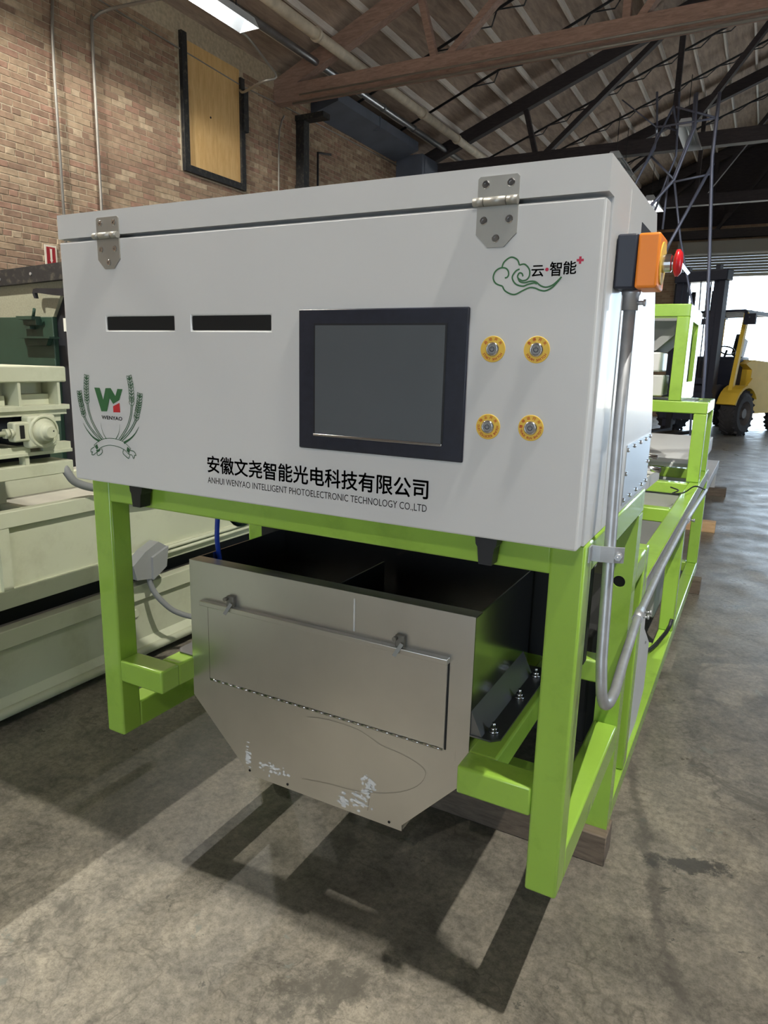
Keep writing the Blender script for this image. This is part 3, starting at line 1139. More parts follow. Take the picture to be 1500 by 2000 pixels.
# raised stand at the tail, lower and upper tier
for yy in (3.35, 3.93):
    rail('stand_post', 0.01, 0.081, yy, yy+0.071, 0.845, 1.266)
    rail('stand_post', 1.319, 1.393, yy, yy+0.071, 0.845, 1.266)
    rail('stand_beam', 0.01, 1.393, yy, yy+0.071, 1.266, 1.338)
rail('stand_beam', 1.319, 1.393, 3.42, 3.93, 1.266, 1.338)
rail('stand_beam', 0.01, 0.081, 3.42, 3.93, 1.266, 1.338)
for yy in (3.35, 4.09):
    rail('tower_post', 0.166, 0.238, yy, yy+0.071, 1.338, 1.84)
    rail('tower_post', 1.165, 1.238, yy, yy+0.071, 1.338, 1.84)
    rail('tower_beam', 0.166, 1.238, yy, yy+0.071, 1.838, 1.913)
for xx in (0.166, 1.165):
    obj('tower_side_panel', B(xx+0.045, xx+0.072, 3.42, 3.575, 1.338, 1.913), GREEN, S)
    obj('tower_side_panel', B(xx+0.045, xx+0.072, 3.98, 4.095, 1.338, 1.913), GREEN, S)
    obj('tower_side_panel', B(xx+0.045, xx+0.072, 3.575, 3.98, 1.338, 1.45), GREEN, S)
    obj('tower_side_panel', B(xx+0.045, xx+0.072, 3.575, 3.98, 1.822, 1.913), GREEN, S)
# feed chute inside the tower, feeder boxes
bm = new(); prism(bm, [(0.55, 1.66), (1.04, 1.70), (1.165, 1.81), (1.165, 1.75), (1.05, 1.64), (0.55, 1.58)], 'y', 3.45, 4.05); obj('feed_chute', bm, GREY, S)
bm = new(); prism(bm, [(0.3, 1.84), (1.16, 1.84), (1.16, 1.80), (1.06, 1.70), (0.3, 1.66)], 'y', 3.5, 3.52); obj('chute_wall', bm, GREY, S)
obj('feeder_box', B(0.35, 1.09, 3.4, 3.75, 1.51, 1.63, 0.01), WHITE, S)
obj('feeder_box', B(0.35, 1.118, 3.40, 3.7, 1.362, 1.49, 0.006), LGREY, S)
obj('tray_plate', B(0.12, 1.30, 3.42, 3.95, 1.325, 1.336), GALV, S)
# belt, sheet covers and boxes low in the tail
obj('belt_bed', B(0.12, 1.28, 4.2, 6.6, 0.72, 0.855, 0.006), WHITEBELT, S)
obj('grey_and_shade_box', B(0.15, 1.30, 2.56, 3.9, 0.20, 0.765, 0.01), GREY, S)
obj('grey_and_shade_box', B(0.2, 1.25, 1.1, 1.9, 0.18, 0.60, 0.01), DARK, S)  # dark box added so the space behind the frame looks shaded
bm = new(); prism(bm, [(1.08, 0.80), (1.20, 0.822), (1.29, 0.79), (1.33, 0.58), (1.54, 0.45), (1.54, 0.25), (1.38, 0.174), (1.10, 0.174)], 'x', 1.345, 1.392); bevel_all(bm, 0.003, 1); cov = obj('side_cover', bm, LGREY, S)
for (yy, zz) in ((1.12, 0.76), (1.25, 0.78), (1.14, 0.5), (1.14, 0.25), (1.40, 0.50)):
    bm = new()
    lathe(bm, (1.392, yy, zz), (1, 0, 0), [(0.006, 0), (0.006, 0.003), (0, 0.004)], 8)
    obj('screw', bm, CHROME, cov)
# vision box roller, sensors behind the cabinet
bm = new(); prism(bm, [(0.90, 0.86), (0.90, 1.26), (0.93, 1.31), (1.00, 1.335), (1.07, 1.31), (1.10, 1.26), (1.10, 0.86)], 'x', 1.20, 1.24); obj('roller_bracket', bm, GREY, S)
bm = new(); prism(bm, [(1.1, 1.06), (2.1, 1.03), (2.1, 1.08), (1.1, 1.12)], 'x', 1.12, 1.30); obj('belt_side_plate', bm, LGREY, S)
obj('belt_skirt', B(0.95, 1.22, 1.15, 1.9, 0.86, 1.06), WHITEBELT, S)
sen = obj('sensor_block', B(1.16, 1.23, 1.75, 1.83, 1.08, 1.27, 0.004), BLACK, S)
bm = new(); cyl(bm, (1.21, 1.79, 1.13), (1.34, 1.75, 1.12), 0.012, n=10); cyl(bm, (1.21, 1.79, 1.17), (1.32, 1.78, 1.17), 0.010, n=10); obj('sensor_rod', bm, CHROME, sen)
bm = new(); tube(bm, smooth_path([(1.372, 0.845, 1.21), (1.376, 0.86, 1.13), (1.378, 0.865, 1.05), (1.366, 0.87, 0.98), (1.34, 0.9, 0.92)], 5), 0.011, 10); cb = obj('black_cable', bm, BLACK, S)
bm = new(); lathe(bm, (1.372, 0.845, 1.24), (0, 0, -1), [(0, 0), (0.017, 0), (0.017, 0.03), (0.014, 0.034), (0.014, 0.06), (0, 0.06)], 12); obj('cable_gland', bm, BLACK, cb)
bm = new(); tube(bm, smooth_path([(1.27, 3.0, 0.858), (1.32, 2.92, 0.857), (1.30, 2.80, 0.856), (1.36, 2.78, 0.87), (1.40, 2.95, 0.885), (1.45, 3.02, 0.86)], 5), 0.004, 6); obj('thin_wire', bm, BLACK, S)
bm = new(); tube(bm, smooth_path([(1.30, 1.95, 0.21), (1.345, 2.15, 0.187), (1.37, 2.3, 0.19), (1.392, 2.42, 0.21), (1.40, 2.455, 0.25)], 5), 0.010, 8); obj('loose_cable', bm, BLACK, S)

# cabinet shell
bm = new()
prism(bm, [(0.0, 1.824), (0.0, 1.883), (0.55, 1.888), (0.85, 1.37), (0.85, 1.190), (0.046, 1.190), (0.046, 1.824)], 'x', -0.003, 1.403)
bevel_all(bm, 0.006, 2, 20)
obj('cabinet_shell', bm, WHITE, S)
obj('seam_strip', B(1.4028, 1.4042, 0.2055, 0.2075, 1.192, 1.87), LGREY, S)
# hinged front panel with two slots
px = [0.0, 0.161, 0.395, 0.453, 0.687, 1.400]
pz = [1.189, 1.594, 1.627, 1.816]
bm = new()
gv = {}
for yy in (0.0, 0.042):
    for i, x in enumerate(px):
        for k, zz in enumerate(pz):
            gv[(i, k, yy)] = bm.verts.new((x, yy, zz))
hole = {(1, 1), (3, 1)}
for i in range(5):
    for k in range(3):
        if (i, k) in hole:
            a = [(i, k), (i+1, k), (i+1, k+1), (i, k+1)]
            for q in range(4):
                p, r = a[q], a[(q+1) % 4]
                bm.faces.new((gv[p+(0.0,)], gv[r+(0.0,)], gv[r+(0.042,)], gv[p+(0.042,)]))
            continue
        for yy in (0.0, 0.042):
            bm.faces.new([gv[c+(yy,)] for c in ((i, k), (i+1, k), (i+1, k+1), (i, k+1))])
rim = [(i, 0) for i in range(6)]+[(5, k) for k in (1, 2, 3)]+[(i, 3) for i in (4, 3, 2, 1, 0)]+[(0, k) for k in (2, 1)]
for q in range(len(rim)):
    p, r = rim[q], rim[(q+1) % len(rim)]
    bm.faces.new((gv[p+(0.0,)], gv[r+(0.0,)], gv[r+(0.042,)], gv[p+(0.042,)]))
bmesh.ops.recalc_face_normals(bm, faces=bm.faces)
es = [e for e in bm.edges if len(e.link_faces) == 2 and e.calc_face_angle(0) > 0.5]
bmesh.ops.bevel(bm, geom=es, offset=0.004, segments=2, affect='EDGES', profile=0.5)
pan = obj('front_panel', bm, WHITE, S)
obj('slot_shade', B(0.1605, 0.3955, 0.003, 0.012, 1.5935, 1.6275), DARK, pan)  # near-black plates painted as the shaded inside of the slots
obj('slot_shade', B(0.4525, 0.6875, 0.003, 0.012, 1.5935, 1.6275), DARK, pan)
# screen
scr = obj('display_bezel', B(0.767, 1.163, -0.006, 0.0, 1.338, 1.638, 0.003), BEZEL, S)
obj('screen_rim', B(0.808, 1.119, -0.0075, -0.0055, 1.369, 1.608), BLACK, scr)
obj('screen_glass', B(0.812, 1.115, -0.0085, -0.007, 1.373, 1.604), GLASS, scr)
obj('screen_lip', B(0.808, 1.118, -0.010, -0.006, 1.3675, 1.3725, 0.001), CHROME, scr)
# hinges
def hinge(x0):
    x1 = x0+0.078
    xm = (x0+x1)/2
    bm = new()
    prism(bm, [(x0, 1.828), (x1, 1.828), (x1, 1.862), (x1-0.004, 1.866), (x0+0.004, 1.866), (x0, 1.862)], 'y', -0.0035, 0.0)
    h = obj('hinge', bm, HINGE, S)
    bm = new()
    prism(bm, [(x0, 1.816), (x1, 1.816), (x1, 1.766), (xm+0.016, 1.743), (xm-0.016, 1.743), (x0, 1.766)], 'y', -0.0035, 0.0)
    obj('lower_leaf', bm, HINGE, h)
    bm = new()
    for a, b in ((x0-0.006, x0+0.014), (x0+0.0155, x0+0.057), (x0+0.0585, x1+0.001)):
        cyl(bm, (a, -0.0075, 1.822), (b, -0.0075, 1.822), 0.0078, n=18)
    obj('knuckle', bm, HINGE, h)
    for sx, sz in ((x0+0.015, 1.852), (x0+0.063, 1.852), (x0+0.014, 1.790), (x0+0.063, 1.790), (xm, 1.758)):
        bm = new()
        lathe(bm, (sx, -0.0035, sz), (0, -1, 0), [(0.0075, 0), (0.0075, 0.001), (0.0062, 0.0022), (0.003, 0.0022), (0.003, 0.0008), (0, 0.0008)], 16)
        obj('screw', bm, CHROME, h)
hinge(0.147)
hinge(1.167)
# push buttons
def button(cx, cz, zh, en, ea):
    bm = new(); lathe(bm, (cx, 0, cz), (0, -1, 0), [(0.0245, 0), (0.0245, 0.0012), (0.0238, 0.0016), (0, 0.0016)], 40)
    rg = obj('push_button', bm, YELLOW, S, label='round push button on a yellow ring printed '+en.lower())
    bm = new(); lathe(bm, (cx, -0.0016, cz), (0, -1, 0), [(0.0128, 0), (0.0128, 0.003), (0.0105, 0.0048), (0.0095, 0.0048), (0.0092, 0.0036), (0.0, 0.0036)], 32)
    for f in bm.faces:
        f.smooth = True
    obj('button_cap', bm, CHROME, rg)
    bm = new(); lathe(bm, (cx, -0.0052, cz), (0, -1, 0), [(0.0088, 0), (0.0086, 0.0006), (0, 0.0007)], 28); obj('button_face', bm, GREY, rg)
    bm = new()
    pts = [(cx+0.0042*math.cos(a), cz+0.0042*math.sin(a)) for a in [math.radians(125+290*i/16) for i in range(17)]]
    stroke(bm, pts, 0.0014, -0.0064)
    stroke(bm, [(cx, cz+0.0012), (cx, cz+0.0055)], 0.0014, -0.0064)
    obj('power_mark', bm, BEZEL, rg)
    bm = new(); arc_text(bm, zh, cx, cz, 0.0187, math.radians(90+17*(len(zh)-1)), math.radians(90-17*(len(zh)-1)), 0.0066, -0.0019)
    arc_text(bm, en, cx, cz, 0.0190, math.radians(270-ea), math.radians(270+ea), 0.0062, -0.0019, inward=True)
    obj('ring_lettering', bm, INKR, rg)
button(1.212, 1.560, '启动开关', 'START SWITCH', 62)
button(1.297, 1.560, '急停开关', 'SCRAM SWITCH', 62)
button(1.211, 1.413, '除尘开关', 'DUST COLLECTOR SWITCH', 92)
button(1.296, 1.416, '履带运行开关', 'TRACK RUN SWITCH', 75)
# company lettering
obj('company_lettering', fit_text('安徽文尧智能光电科技有限公司', 0.489, 1.089, 1.2535, 1.2965, -0.0008, 0.016), INK, S, label='bold black Chinese company lettering')
obj('company_lettering', fit_text('ANHUI WENYAO INTELLIGENT PHOTOELECTRONIC TECHNOLOGY CO.,LTD', 0.489, 1.087, 1.2245, 1.2425, -0.0008, 0.0), INK, S, label='small black English company lettering')
# wheat emblem
YI = -0.0008
bm = new()
W = dict(
 earL1=[(0.072, 1.474), (0.068, 1.448), (0.067, 1.425), (0.068, 1.401)], earL2=[(0.039, 1.43), (0.042, 1.406), (0.047, 1.385), (0.052, 1.364)],
 earR1=[(0.233, 1.476), (0.237, 1.454), (0.238, 1.432), (0.237, 1.404)], earR2=[(0.268, 1.432), (0.264, 1.411), (0.256, 1.387), (0.249, 1.367)],
 stemL1=[(0.068, 1.401), (0.072, 1.38), (0.083, 1.352), (0.101, 1.327), (0.12, 1.308)], stemL2=[(0.052, 1.364), (0.064, 1.346), (0.083, 1.327), (0.113, 1.305)],
 stemR1=[(0.237, 1.404), (0.232, 1.379), (0.219, 1.351), (0.202, 1.33), (0.184, 1.311)], stemR2=[(0.249, 1.367), (0.235, 1.348), (0.215, 1.328), (0.192, 1.31)],
 leafL1=[(0.046, 1.347), (0.06, 1.329), (0.082, 1.311), (0.106, 1.302)], leafL2=[(0.116, 1.352), (0.118, 1.337), (0.124, 1.323), (0.134, 1.31)],
 leafR1=[(0.259, 1.351), (0.245, 1.333), (0.225, 1.317), (0.2, 1.304)], leafR2=[(0.189, 1.353), (0.186, 1.337), (0.18, 1.324), (0.17, 1.312)])
for k in ('stemL1', 'stemL2', 'stemR1', 'stemR2'):
    P = sm2(W[k])
    for s in (-1, 1):
        off = []
        for i, (a, c) in enumerate(P):
            q0, q1 = P[max(i-1, 0)], P[min(i+1, len(P)-1)]
            dx, dz = q1[0]-q0[0], q1[1]-q0[1]
            l = math.hypot(dx, dz)
            off.append((a-dz/l*0.0024*s, c+dx/l*0.0024*s))
        stroke(bm, off, 0.0022, YI)
for k in ('leafL1', 'leafR1', 'leafL2', 'leafR2'):
    stroke(bm, sm2(W[k]), 0.006 if k.endswith('1') else 0.0022, YI, taper=lambda t: 0.15+0.95*t)
for k in ('earL1', 'earL2', 'earR1', 'earR2'):
    P = sm2(W[k], 8)
    D = [0.0]
    for q0, q1 in zip(P, P[1:]):
        D.append(D[-1]+math.hypot(q1[0]-q0[0], q1[1]-q0[1]))
    n = 10
    for i in range(n):
        tgt = D[-1]*(i+1.0)/n
        m_ = min(range(len(P)), key=lambda j: abs(D[j]-tgt))
        m_ = max(1, m_)
        a = P[m_]
        dx, dz = P[m_-1][0]-a[0], P[m_-1][1]-a[1]
        l = math.hypot(dx, dz) or 1
        dx, dz = dx/l, dz/l
        for s in ((-1, 1) if i else (-1, 0, 1)):
            ux, uz = dx*0.8-dz*s*0.6, dz*0.8+dx*s*0.6
            vx, vz = -uz, ux
            Lg, Wd = 0.0145, 0.0034
            loop = []
            for t_ in range(8):
                an = 2*PI*t_/8
                loop.append((a[0]+ux*Lg*(0.5-0.5*math.cos(an))+vx*Wd*math.sin(an), a[1]+uz*Lg*(0.5-0.5*math.cos(an))+vz*Wd*math.sin(an)))
            stroke(bm, loop, 0.0017, YI, closed=True)
emb = obj('wheat_emblem', bm, INKD, S, label='green printed wheat wreath emblem')
emb['kind'] = 'stuff'
bm = new(); poly2(bm, [(0.099, 1.445), (0.12, 1.445), (0.131, 1.414), (0.143, 1.384), (0.121, 1.383)], YI)
poly2(bm, [(0.131, 1.414), (0.142, 1.445), (0.150, 1.4455), (0.162, 1.446), (0.156, 1.419), (0.143, 1.384)], YI)
poly2(bm, [(0.162, 1.446), (0.178, 1.426), (0.192, 1.416), (0.168, 1.405), (0.156, 1.419)], YI)
poly2(bm, [(0.178, 1.426), (0.187, 1.445), (0.206, 1.445), (0.192, 1.416)], YI)
obj('emblem_letter', bm, INKG, emb)
bm = new(); poly2(bm, [(0.167, 1.399), (0.192, 1.409), (0.193, 1.384), (0.167, 1.383)], YI); obj('emblem_red_block', bm, INKRED, emb)
obj('emblem_lettering', fit_text('WENYAO', 0.121, 0.199, 1.3625, 1.3725, YI, 0.02), INK, emb)
bm = new()
ribT = sm2([(0.084, 1.289), (0.104, 1.302), (0.127, 1.31), (0.152, 1.313), (0.176, 1.312), (0.202, 1.306), (0.225, 1.291)])
ribB = sm2([(0.097, 1.276), (0.116, 1.287), (0.139, 1.293), (0.157, 1.294), (0.179, 1.292), (0.201, 1.286), (0.215, 1.276)])
stroke(bm, ribT, 0.0016, YI)
stroke(bm, ribB, 0.0016, YI)
stroke(bm, [ribT[0], ribB[0]], 0.0016, YI)
stroke(bm, [ribT[-1], ribB[-1]], 0.0016, YI)
stroke(bm, sm2([(0.084, 1.284), (0.071, 1.277), (0.07, 1.269), (0.077, 1.271), (0.072, 1.263), (0.079, 1.262), (0.087, 1.267), (0.094, 1.271)], 3), 0.002, YI)
stroke(bm, sm2([(0.097, 1.276), (0.094, 1.266), (0.1, 1.262), (0.115, 1.272), (0.113, 1.283)], 3), 0.002, YI)
stroke(bm, sm2([(0.224, 1.286), (0.237, 1.284), (0.244, 1.274), (0.238, 1.275), (0.234, 1.265), (0.228, 1.274), (0.221, 1.274)], 3), 0.002, YI)
stroke(bm, sm2([(0.215, 1.276), (0.22, 1.275), (0.216, 1.265), (0.21, 1.266), (0.195, 1.276), (0.198, 1.286)], 3), 0.002, YI)
poly2(bm, [(0.088, 1.288), (0.096, 1.293), (0.100, 1.283), (0.094, 1.278)], YI)
poly2(bm, [(0.090, 1.276), (0.110, 1.281), (0.104, 1.274), (0.094, 1.270)], YI)
poly2(bm, [(0.212, 1.295), (0.221, 1.290), (0.216, 1.279), (0.209, 1.284)], YI)
obj('emblem_ribbon', bm, INKD, emb)
# cloud logo
bm = new()
for P in ([(1.2275, 1.6885), (1.232, 1.6895), (1.2345, 1.694), (1.233, 1.701), (1.227, 1.706), (1.217, 1.706), (1.208, 1.700), (1.205, 1.689), (1.211, 1.679), (1.224, 1.674)],
          [(1.221, 1.707), (1.224, 1.716), (1.233, 1.723), (1.241, 1.724), (1.25, 1.719), (1.254, 1.71)],
          [(1.254, 1.71), (1.264, 1.711), (1.273, 1.702), (1.274, 1.691), (1.269, 1.684), (1.26, 1.683), (1.252, 1.689), (1.2545, 1.696), (1.26, 1.695), (1.262, 1.69)],
          [(1.224, 1.674), (1.229, 1.666), (1.24, 1.66), (1.25, 1.659), (1.263, 1.665), (1.276, 1.67), (1.286, 1.669), (1.296, 1.665), (1.306, 1.664), (1.317, 1.669), (1.326, 1.678), (1.333, 1.687)],
          [(1.255, 1.703), (1.248, 1.7), (1.242, 1.691), (1.244, 1.683), (1.251, 1.676), (1.263, 1.673), (1.273, 1.676), (1.284, 1.678), (1.289, 1.676)],
          [(1.253, 1.687), (1.257, 1.681), (1.266, 1.679), (1.276, 1.681), (1.286, 1.68), (1.296, 1.673), (1.306, 1.67), (1.317, 1.673), (1.325, 1.679), (1.333, 1.687)]):
    stroke(bm, sm2(P, 4), 0.0028, YI)
cl = obj('cloud_emblem', bm, INKG, S, label='green printed cloud emblem')
obj('cloud_lettering', fit_text('云', 1.277, 1.300, 1.6885, 1.7085, YI, 0.016), INK, cl)
obj('cloud_lettering', fit_text('智', 1.3105, 1.332, 1.6885, 1.7135, YI, 0.016), INK, cl)
obj('cloud_lettering', fit_text('能', 1.3345, 1.358, 1.691, 1.7135, YI, 0.016), INK, cl)
bm = new(); poly2(bm, [(1.3055+0.0032*math.cos(2*PI*i/14), 1.7005+0.0032*math.sin(2*PI*i/14)) for i in range(14)], YI)
a, b_ = 0.0062, 0.0021
obj('red_dot', bm, INKMAG, cl)
bm = new()
poly2(bm, [(1.3635+x, 1.7140+zz) for x, zz in ((-b_, -a), (b_, -a), (b_, -b_), (a, -b_), (a, b_), (b_, b_), (b_, a), (-b_, a), (-b_, b_), (-a, b_), (-a, -b_), (-b_, -b_))], YI)
obj('red_cross', bm, INKMAG, cl)
# latch knobs under the panel
for xk in (0.218, 1.215):
    bm = new()
    prism(bm, [(xk-0.024, 1.189), (xk+0.024, 1.189), (xk+0.022, 1.172), (xk+0.018, 1.166), (xk+0.014, 1.130), (xk-0.014, 1.130), (xk-0.018, 1.166), (xk-0.022, 1.172)], 'y', 0.014, 0.05)
    bevel_all(bm, 0.004, 2)
    obj('latch_knob', bm, BLACK, S)
# steel cover plate on the cabinet side
pl = obj('side_plate', B(1.403, 1.4055, 0.44, 0.835, 1.203, 1.350), STEELV, S)
for yy, zz in [(0.455, 1.338), (0.55, 1.340), (0.65, 1.340), (0.745, 1.340), (0.822, 1.342), (0.455, 1.28), (0.822, 1.27), (0.455, 1.215), (0.55, 1.213), (0.65, 1.213), (0.745, 1.213), (0.822, 1.214)]:
    bm = new(); lathe(bm, (1.4055, yy, zz), (1, 0, 0), [(0.0055, 0), (0.0055, 0.002), (0.003, 0.004), (0, 0.004)], 10); obj('screw', bm, CHROME, pl)
bm = new(); prism(bm, [(0.352, 1.835), (0.479, 1.836), (0.479, 1.74), (0.352, 1.74)], 'x', 1.4028, 1.4040); obj('vent_grille', bm, IRON, S)

# hopper
HY0, HY1 = 0.189, 0.665
hp = [(0.233, 0.943), (0.233, 0.509), (0.428, 0.318), (0.430, 0.300), (0.963, 0.300), (0.963, 0.318), (1.140, 0.509), (1.140, 0.943)]
bm = new()
DZ0, DZ1, DXa, DXb = 0.578, 0.826, 0.302, 1.078
# front sheet with the hatch opening left as its own panel: pieces around the hatch
def quad(bm, pts, y):
    bm.faces.new([bm.verts.new((a, y, c)) for a, c in pts])
prism(bm, hp, 'y', HY0, HY0+0.004)
inner = [(0.237, 0.943), (0.237, 0.511), (0.431, 0.320), (0.433, 0.304), (0.960, 0.304), (0.960, 0.320), (1.136, 0.511), (1.136, 0.943)]
ring = list(zip(hp, inner))
for (p, pi), (q, qi) in zip(ring, ring[1:]):
    if p[1] < 0.31 and q[1] < 0.31:
        continue           # open outlet
    A = [bm.verts.new((p[0], yy, p[1])) for yy in (HY0+0.002, HY1)]
    C = [bm.verts.new((q[0], yy, q[1])) for yy in (HY0+0.002, HY1)]
    Ai = [bm.verts.new((pi[0], yy, pi[1])) for yy in (HY0+0.002, HY1)]
    Ci = [bm.verts.new((qi[0], yy, qi[1])) for yy in (HY0+0.002, HY1)]
    bm.faces.new((A[0], C[0], C[1], A[1]))
    bm.faces.new((Ai[0], Ai[1], Ci[1], Ci[0]))
    bm.faces.new((A[0], A[1], Ai[1], Ai[0]))
    bm.faces.new((C[0], Ci[0], Ci[1], C[1]))
prism(bm, [(0.234, 1.06), (0.234, 0.509), (0.428, 0.318), (0.962, 0.318), (1.139, 0.509), (1.139, 1.06)], 'y', HY1-0.003, HY1)
hop = obj('hopper', bm, STEELV, S, label='brushed steel hopper with a hinged hatch')
bm = new(); prism(bm, hp, 'y', HY0-0.0008, HY0+0.0005); obj('front_sheet', bm, STEEL, hop)
obj('bend_highlight', B(0.803, 0.808, HY0-0.0022, HY0-0.0008, 0.838, 0.928, 0.0006, 1), LGREY, hop)  # pale strip painting the highlight along the bend
obj('rim_flange', B(0.233, 1.140, HY0, HY0+0.045, 0.940, 0.9435), STEEL, hop)
obj('inner_plate', B(0.66, 0.665, HY0+0.05, HY1-0.05, 0.45, 0.90), STEELV, hop)
obj('hatch', B(DXa+0.002, DXb-0.004, HY0-0.004, HY0-0.0009, DZ0+0.004, DZ1-0.012), STEEL, hop)
obj('hatch_gap', B(DXa-0.001, DXa+0.001, HY0-0.0022, HY0-0.0009, DZ0, DZ1-0.01), DARK, hop)
obj('hatch_gap', B(DXb-0.003, DXb+0.0015, HY0-0.0022, HY0-0.0009, DZ0, DZ1-0.01), DARK, hop)
obj('hatch_lip', B(DXa-0.018, DXb+0.002, HY0-0.020, HY0-0.001, DZ1-0.012, DZ1+0.003, 0.002), STEEL, hop)
bm = new()
n = 26
for i in range(n):
    x0 = DXa+0.004+(DXb-DXa-0.01)*i/n
    cyl(bm, (x0+0.0007, HY0-0.004, DZ0), (x0+(DXb-DXa-0.01)/n-0.0007, HY0-0.004, DZ0), 0.0036, n=8)
obj('piano_hinge', bm, STEELV, hop)
for lx in (0.395, 0.945):
    bm = new()
    box(bm, lx-0.013, lx+0.013, HY0-0.012, HY0, DZ1+0.002, DZ1+0.034, 0.002)
    cyl(bm, (lx-0.010, HY0-0.014, DZ1+0.026), (lx-0.010, HY0-0.024, DZ1+0.026), 0.006, n=10)
    la = bmesh.new()
    bar(la, (lx+0.010, HY0-0.018, DZ1+0.016), (lx-0.006, HY0-0.030, DZ1-0.016), 0.010, 0.002, (0, 1, 0.3))
    merge(bm, la)
    obj('hatch_latch', bm, LATCH, hop)
for fx0, fx1 in ((1.140, 1.214), (0.159, 0.233)):
    bm = new()
    b = bmesh.new()
    poly = [(fx0, HY0), (fx1-0.02, HY0), (fx1, HY0+0.02), (fx1, HY1), (fx0, HY1)] if fx0 > 1 else [(fx0, HY0+0.02), (fx0+0.02, HY0), (fx1, HY0), (fx1, HY1), (fx0, HY1)]
    prism(b, poly, 'z', 0.633, 0.637)
    merge(bm, b)
    obj('side_flange', bm, STEELD, hop)
bm = new(); prism(bm, [(1.1395, 0.637), (1.17, 0.637), (1.1395, 0.700)], 'y', HY0+0.004, HY1-0.05); obj('flange_fillet', bm, STEELD, hop)
for yy in (0.234, 0.444, 0.60):
    bm = new()
    cyl(bm, (1.186, yy, 0.637), (1.186, yy, 0.642), 0.014, n=14)
    cyl(bm, (1.186, yy, 0.642), (1.186, yy, 0.650), 0.0095, n=6)
    cyl(bm, (1.186, yy, 0.650), (1.186, yy, 0.662), 0.0045, n=8)
    obj('flange_bolt', bm, CHROME, hop)
for x0 in (0.448, 0.588, 0.925):
    bm = new()
    lathe(bm, (x0, HY0-0.0009, 0.318-0.004), (0, -1, 0), [(0.004, 0), (0.004, 0.0012), (0, 0.0015)], 8)
    obj('rivet', bm, DARK, hop)
bm = new()
random.seed(11)
for cx0, cz0, w_, h_ in ((0.525, 0.345, 0.06, 0.03), (0.86, 0.40, 0.035, 0.06), (0.835, 0.345, 0.05, 0.05), (0.44, 0.36, 0.015, 0.04), (0.78, 0.325, 0.02, 0.03)):
    for i in range(34):
        x0 = cx0+random.gauss(0, w_/3)
        z0 = cz0+random.gauss(0, h_/3)
        if z0 < 0.312 or x0 < 0.436 + max(0, (0.318-z0)):
            continue
        a, c = random.uniform(0.002, 0.009), random.uniform(0.0015, 0.006)
        poly2(bm, [(x0-a, z0-c*0.6), (x0+a*0.5, z0-c), (x0+a, z0+c*0.4), (x0-a*0.3, z0+c)], HY0-0.0012-i*1.2e-5-cx0*2e-4)
o = obj('tape_residue', bm, TAPE, hop)
o['kind'] = 'stuff'
bm = new()
stroke(bm, sm2([(0.657, 0.55), (0.725, 0.561), (0.824, 0.559), (0.895, 0.535), (0.949, 0.529), (1.002, 0.516), (1.027, 0.495), (1.004, 0.45), (0.937, 0.407), (0.827, 0.374), (0.727, 0.364), (0.639, 0.35)], 4), 0.001, HY0-0.0014)
obj('scratch_line', bm, SCRATCH, hop)
bm = new(); stroke(bm, [(0.858, 0.325), (0.862, 0.36), (0.868, 0.42)], 0.0016, HY0-0.0014); obj('scratch_line', bm, SCRATCH, hop)
# dark panel added to paint the shade, motor and hose behind the hopper
obj('rear_shade_panel', B(0.10, 1.30, 0.70, 0.74, 0.66, 1.118), DARK, S)
mo = thing_m = None
bm = new(); lathe(bm, (0.30, 0.33, 1.085), (0.2, 1, 0), [(0, 0), (0.045, 0), (0.055, 0.012), (0.055, 0.16), (0.03, 0.17), (0, 0.17)], 20); mo = obj('small_motor', bm, BLACK, S)
bm = new(); lathe(bm, (0.30, 0.328, 1.085), (0.2, 1, 0), [(0.057, -0.004), (0.061, 0.0), (0.061, 0.012), (0.055, 0.014)], 20); obj('motor_rim', bm, DKGREEN, mo)
bm = new(); tube(bm, smooth_path([(0.25, 0.30, 1.13), (0.248, 0.30, 1.06), (0.243, 0.30, 0.98), (0.245, 0.31, 0.90)], 4), 0.0075, 10); obj('air_hose', bm, BLUE, S, label='bright blue air hose')

# emergency stop box and conduit on the right side
EY0, EY1 = 0.10, 0.190
Z0, Z1, ZC = 1.675, 1.771, 1.722
es = obj('stop_box', B(1.404, 1.441, EY0, EY1, Z0, Z1, 0.004), NAVY, S, label='emergency stop box with orange cover')
bm = new(); box(bm, 1.441, 1.480, EY0, EY1, Z0, Z1, 0.005, 3); obj('stop_box_cover', bm, ORANGE, es)
bm = new(); lathe(bm, (1.480, 0.145, ZC), (1, 0, 0), [(0.038, 0), (0.038, 0.002), (0, 0.002)], 28); obj('stop_label', bm, YELLOW, es)
bm = new(); lathe(bm, (1.482, 0.145, ZC), (1, 0, 0), [(0.0165, 0), (0.0165, 0.014), (0.013, 0.016), (0.013, 0.020)], 20); obj('stop_collar', bm, CHROME, es)
bm = new(); lathe(bm, (1.500, 0.145, ZC), (1, 0, 0), [(0, 0), (0.013, 0), (0.024, 0.004), (0.024, 0.009), (0.018, 0.014), (0, 0.016)], 24)
for f in bm.faces:
    f.smooth = True
obj('stop_button', bm, RED, es)
bm = new(); prism(bm, [(1.512, ZC+0.004), (1.530, ZC-0.018), (1.526, ZC-0.022), (1.510, ZC-0.004)], 'y', 0.143, 0.147); obj('stop_key_tab', bm, CHROME, es)
cx, cy = 1.430, 0.145
bm = new(); lathe(bm, (cx, cy, Z0), (0, 0, -1), [(0, 0), (0.0175, 0), (0.0175, 0.006), (0.0150, 0.010), (0.0150, 0.036), (0, 0.036)], 18)
for f in bm.faces:
    f.smooth = True
cyl(bm, (cx+0.013, cy-0.004, 1.652), (cx+0.027, cy-0.006, 1.652), 0.004, n=8)
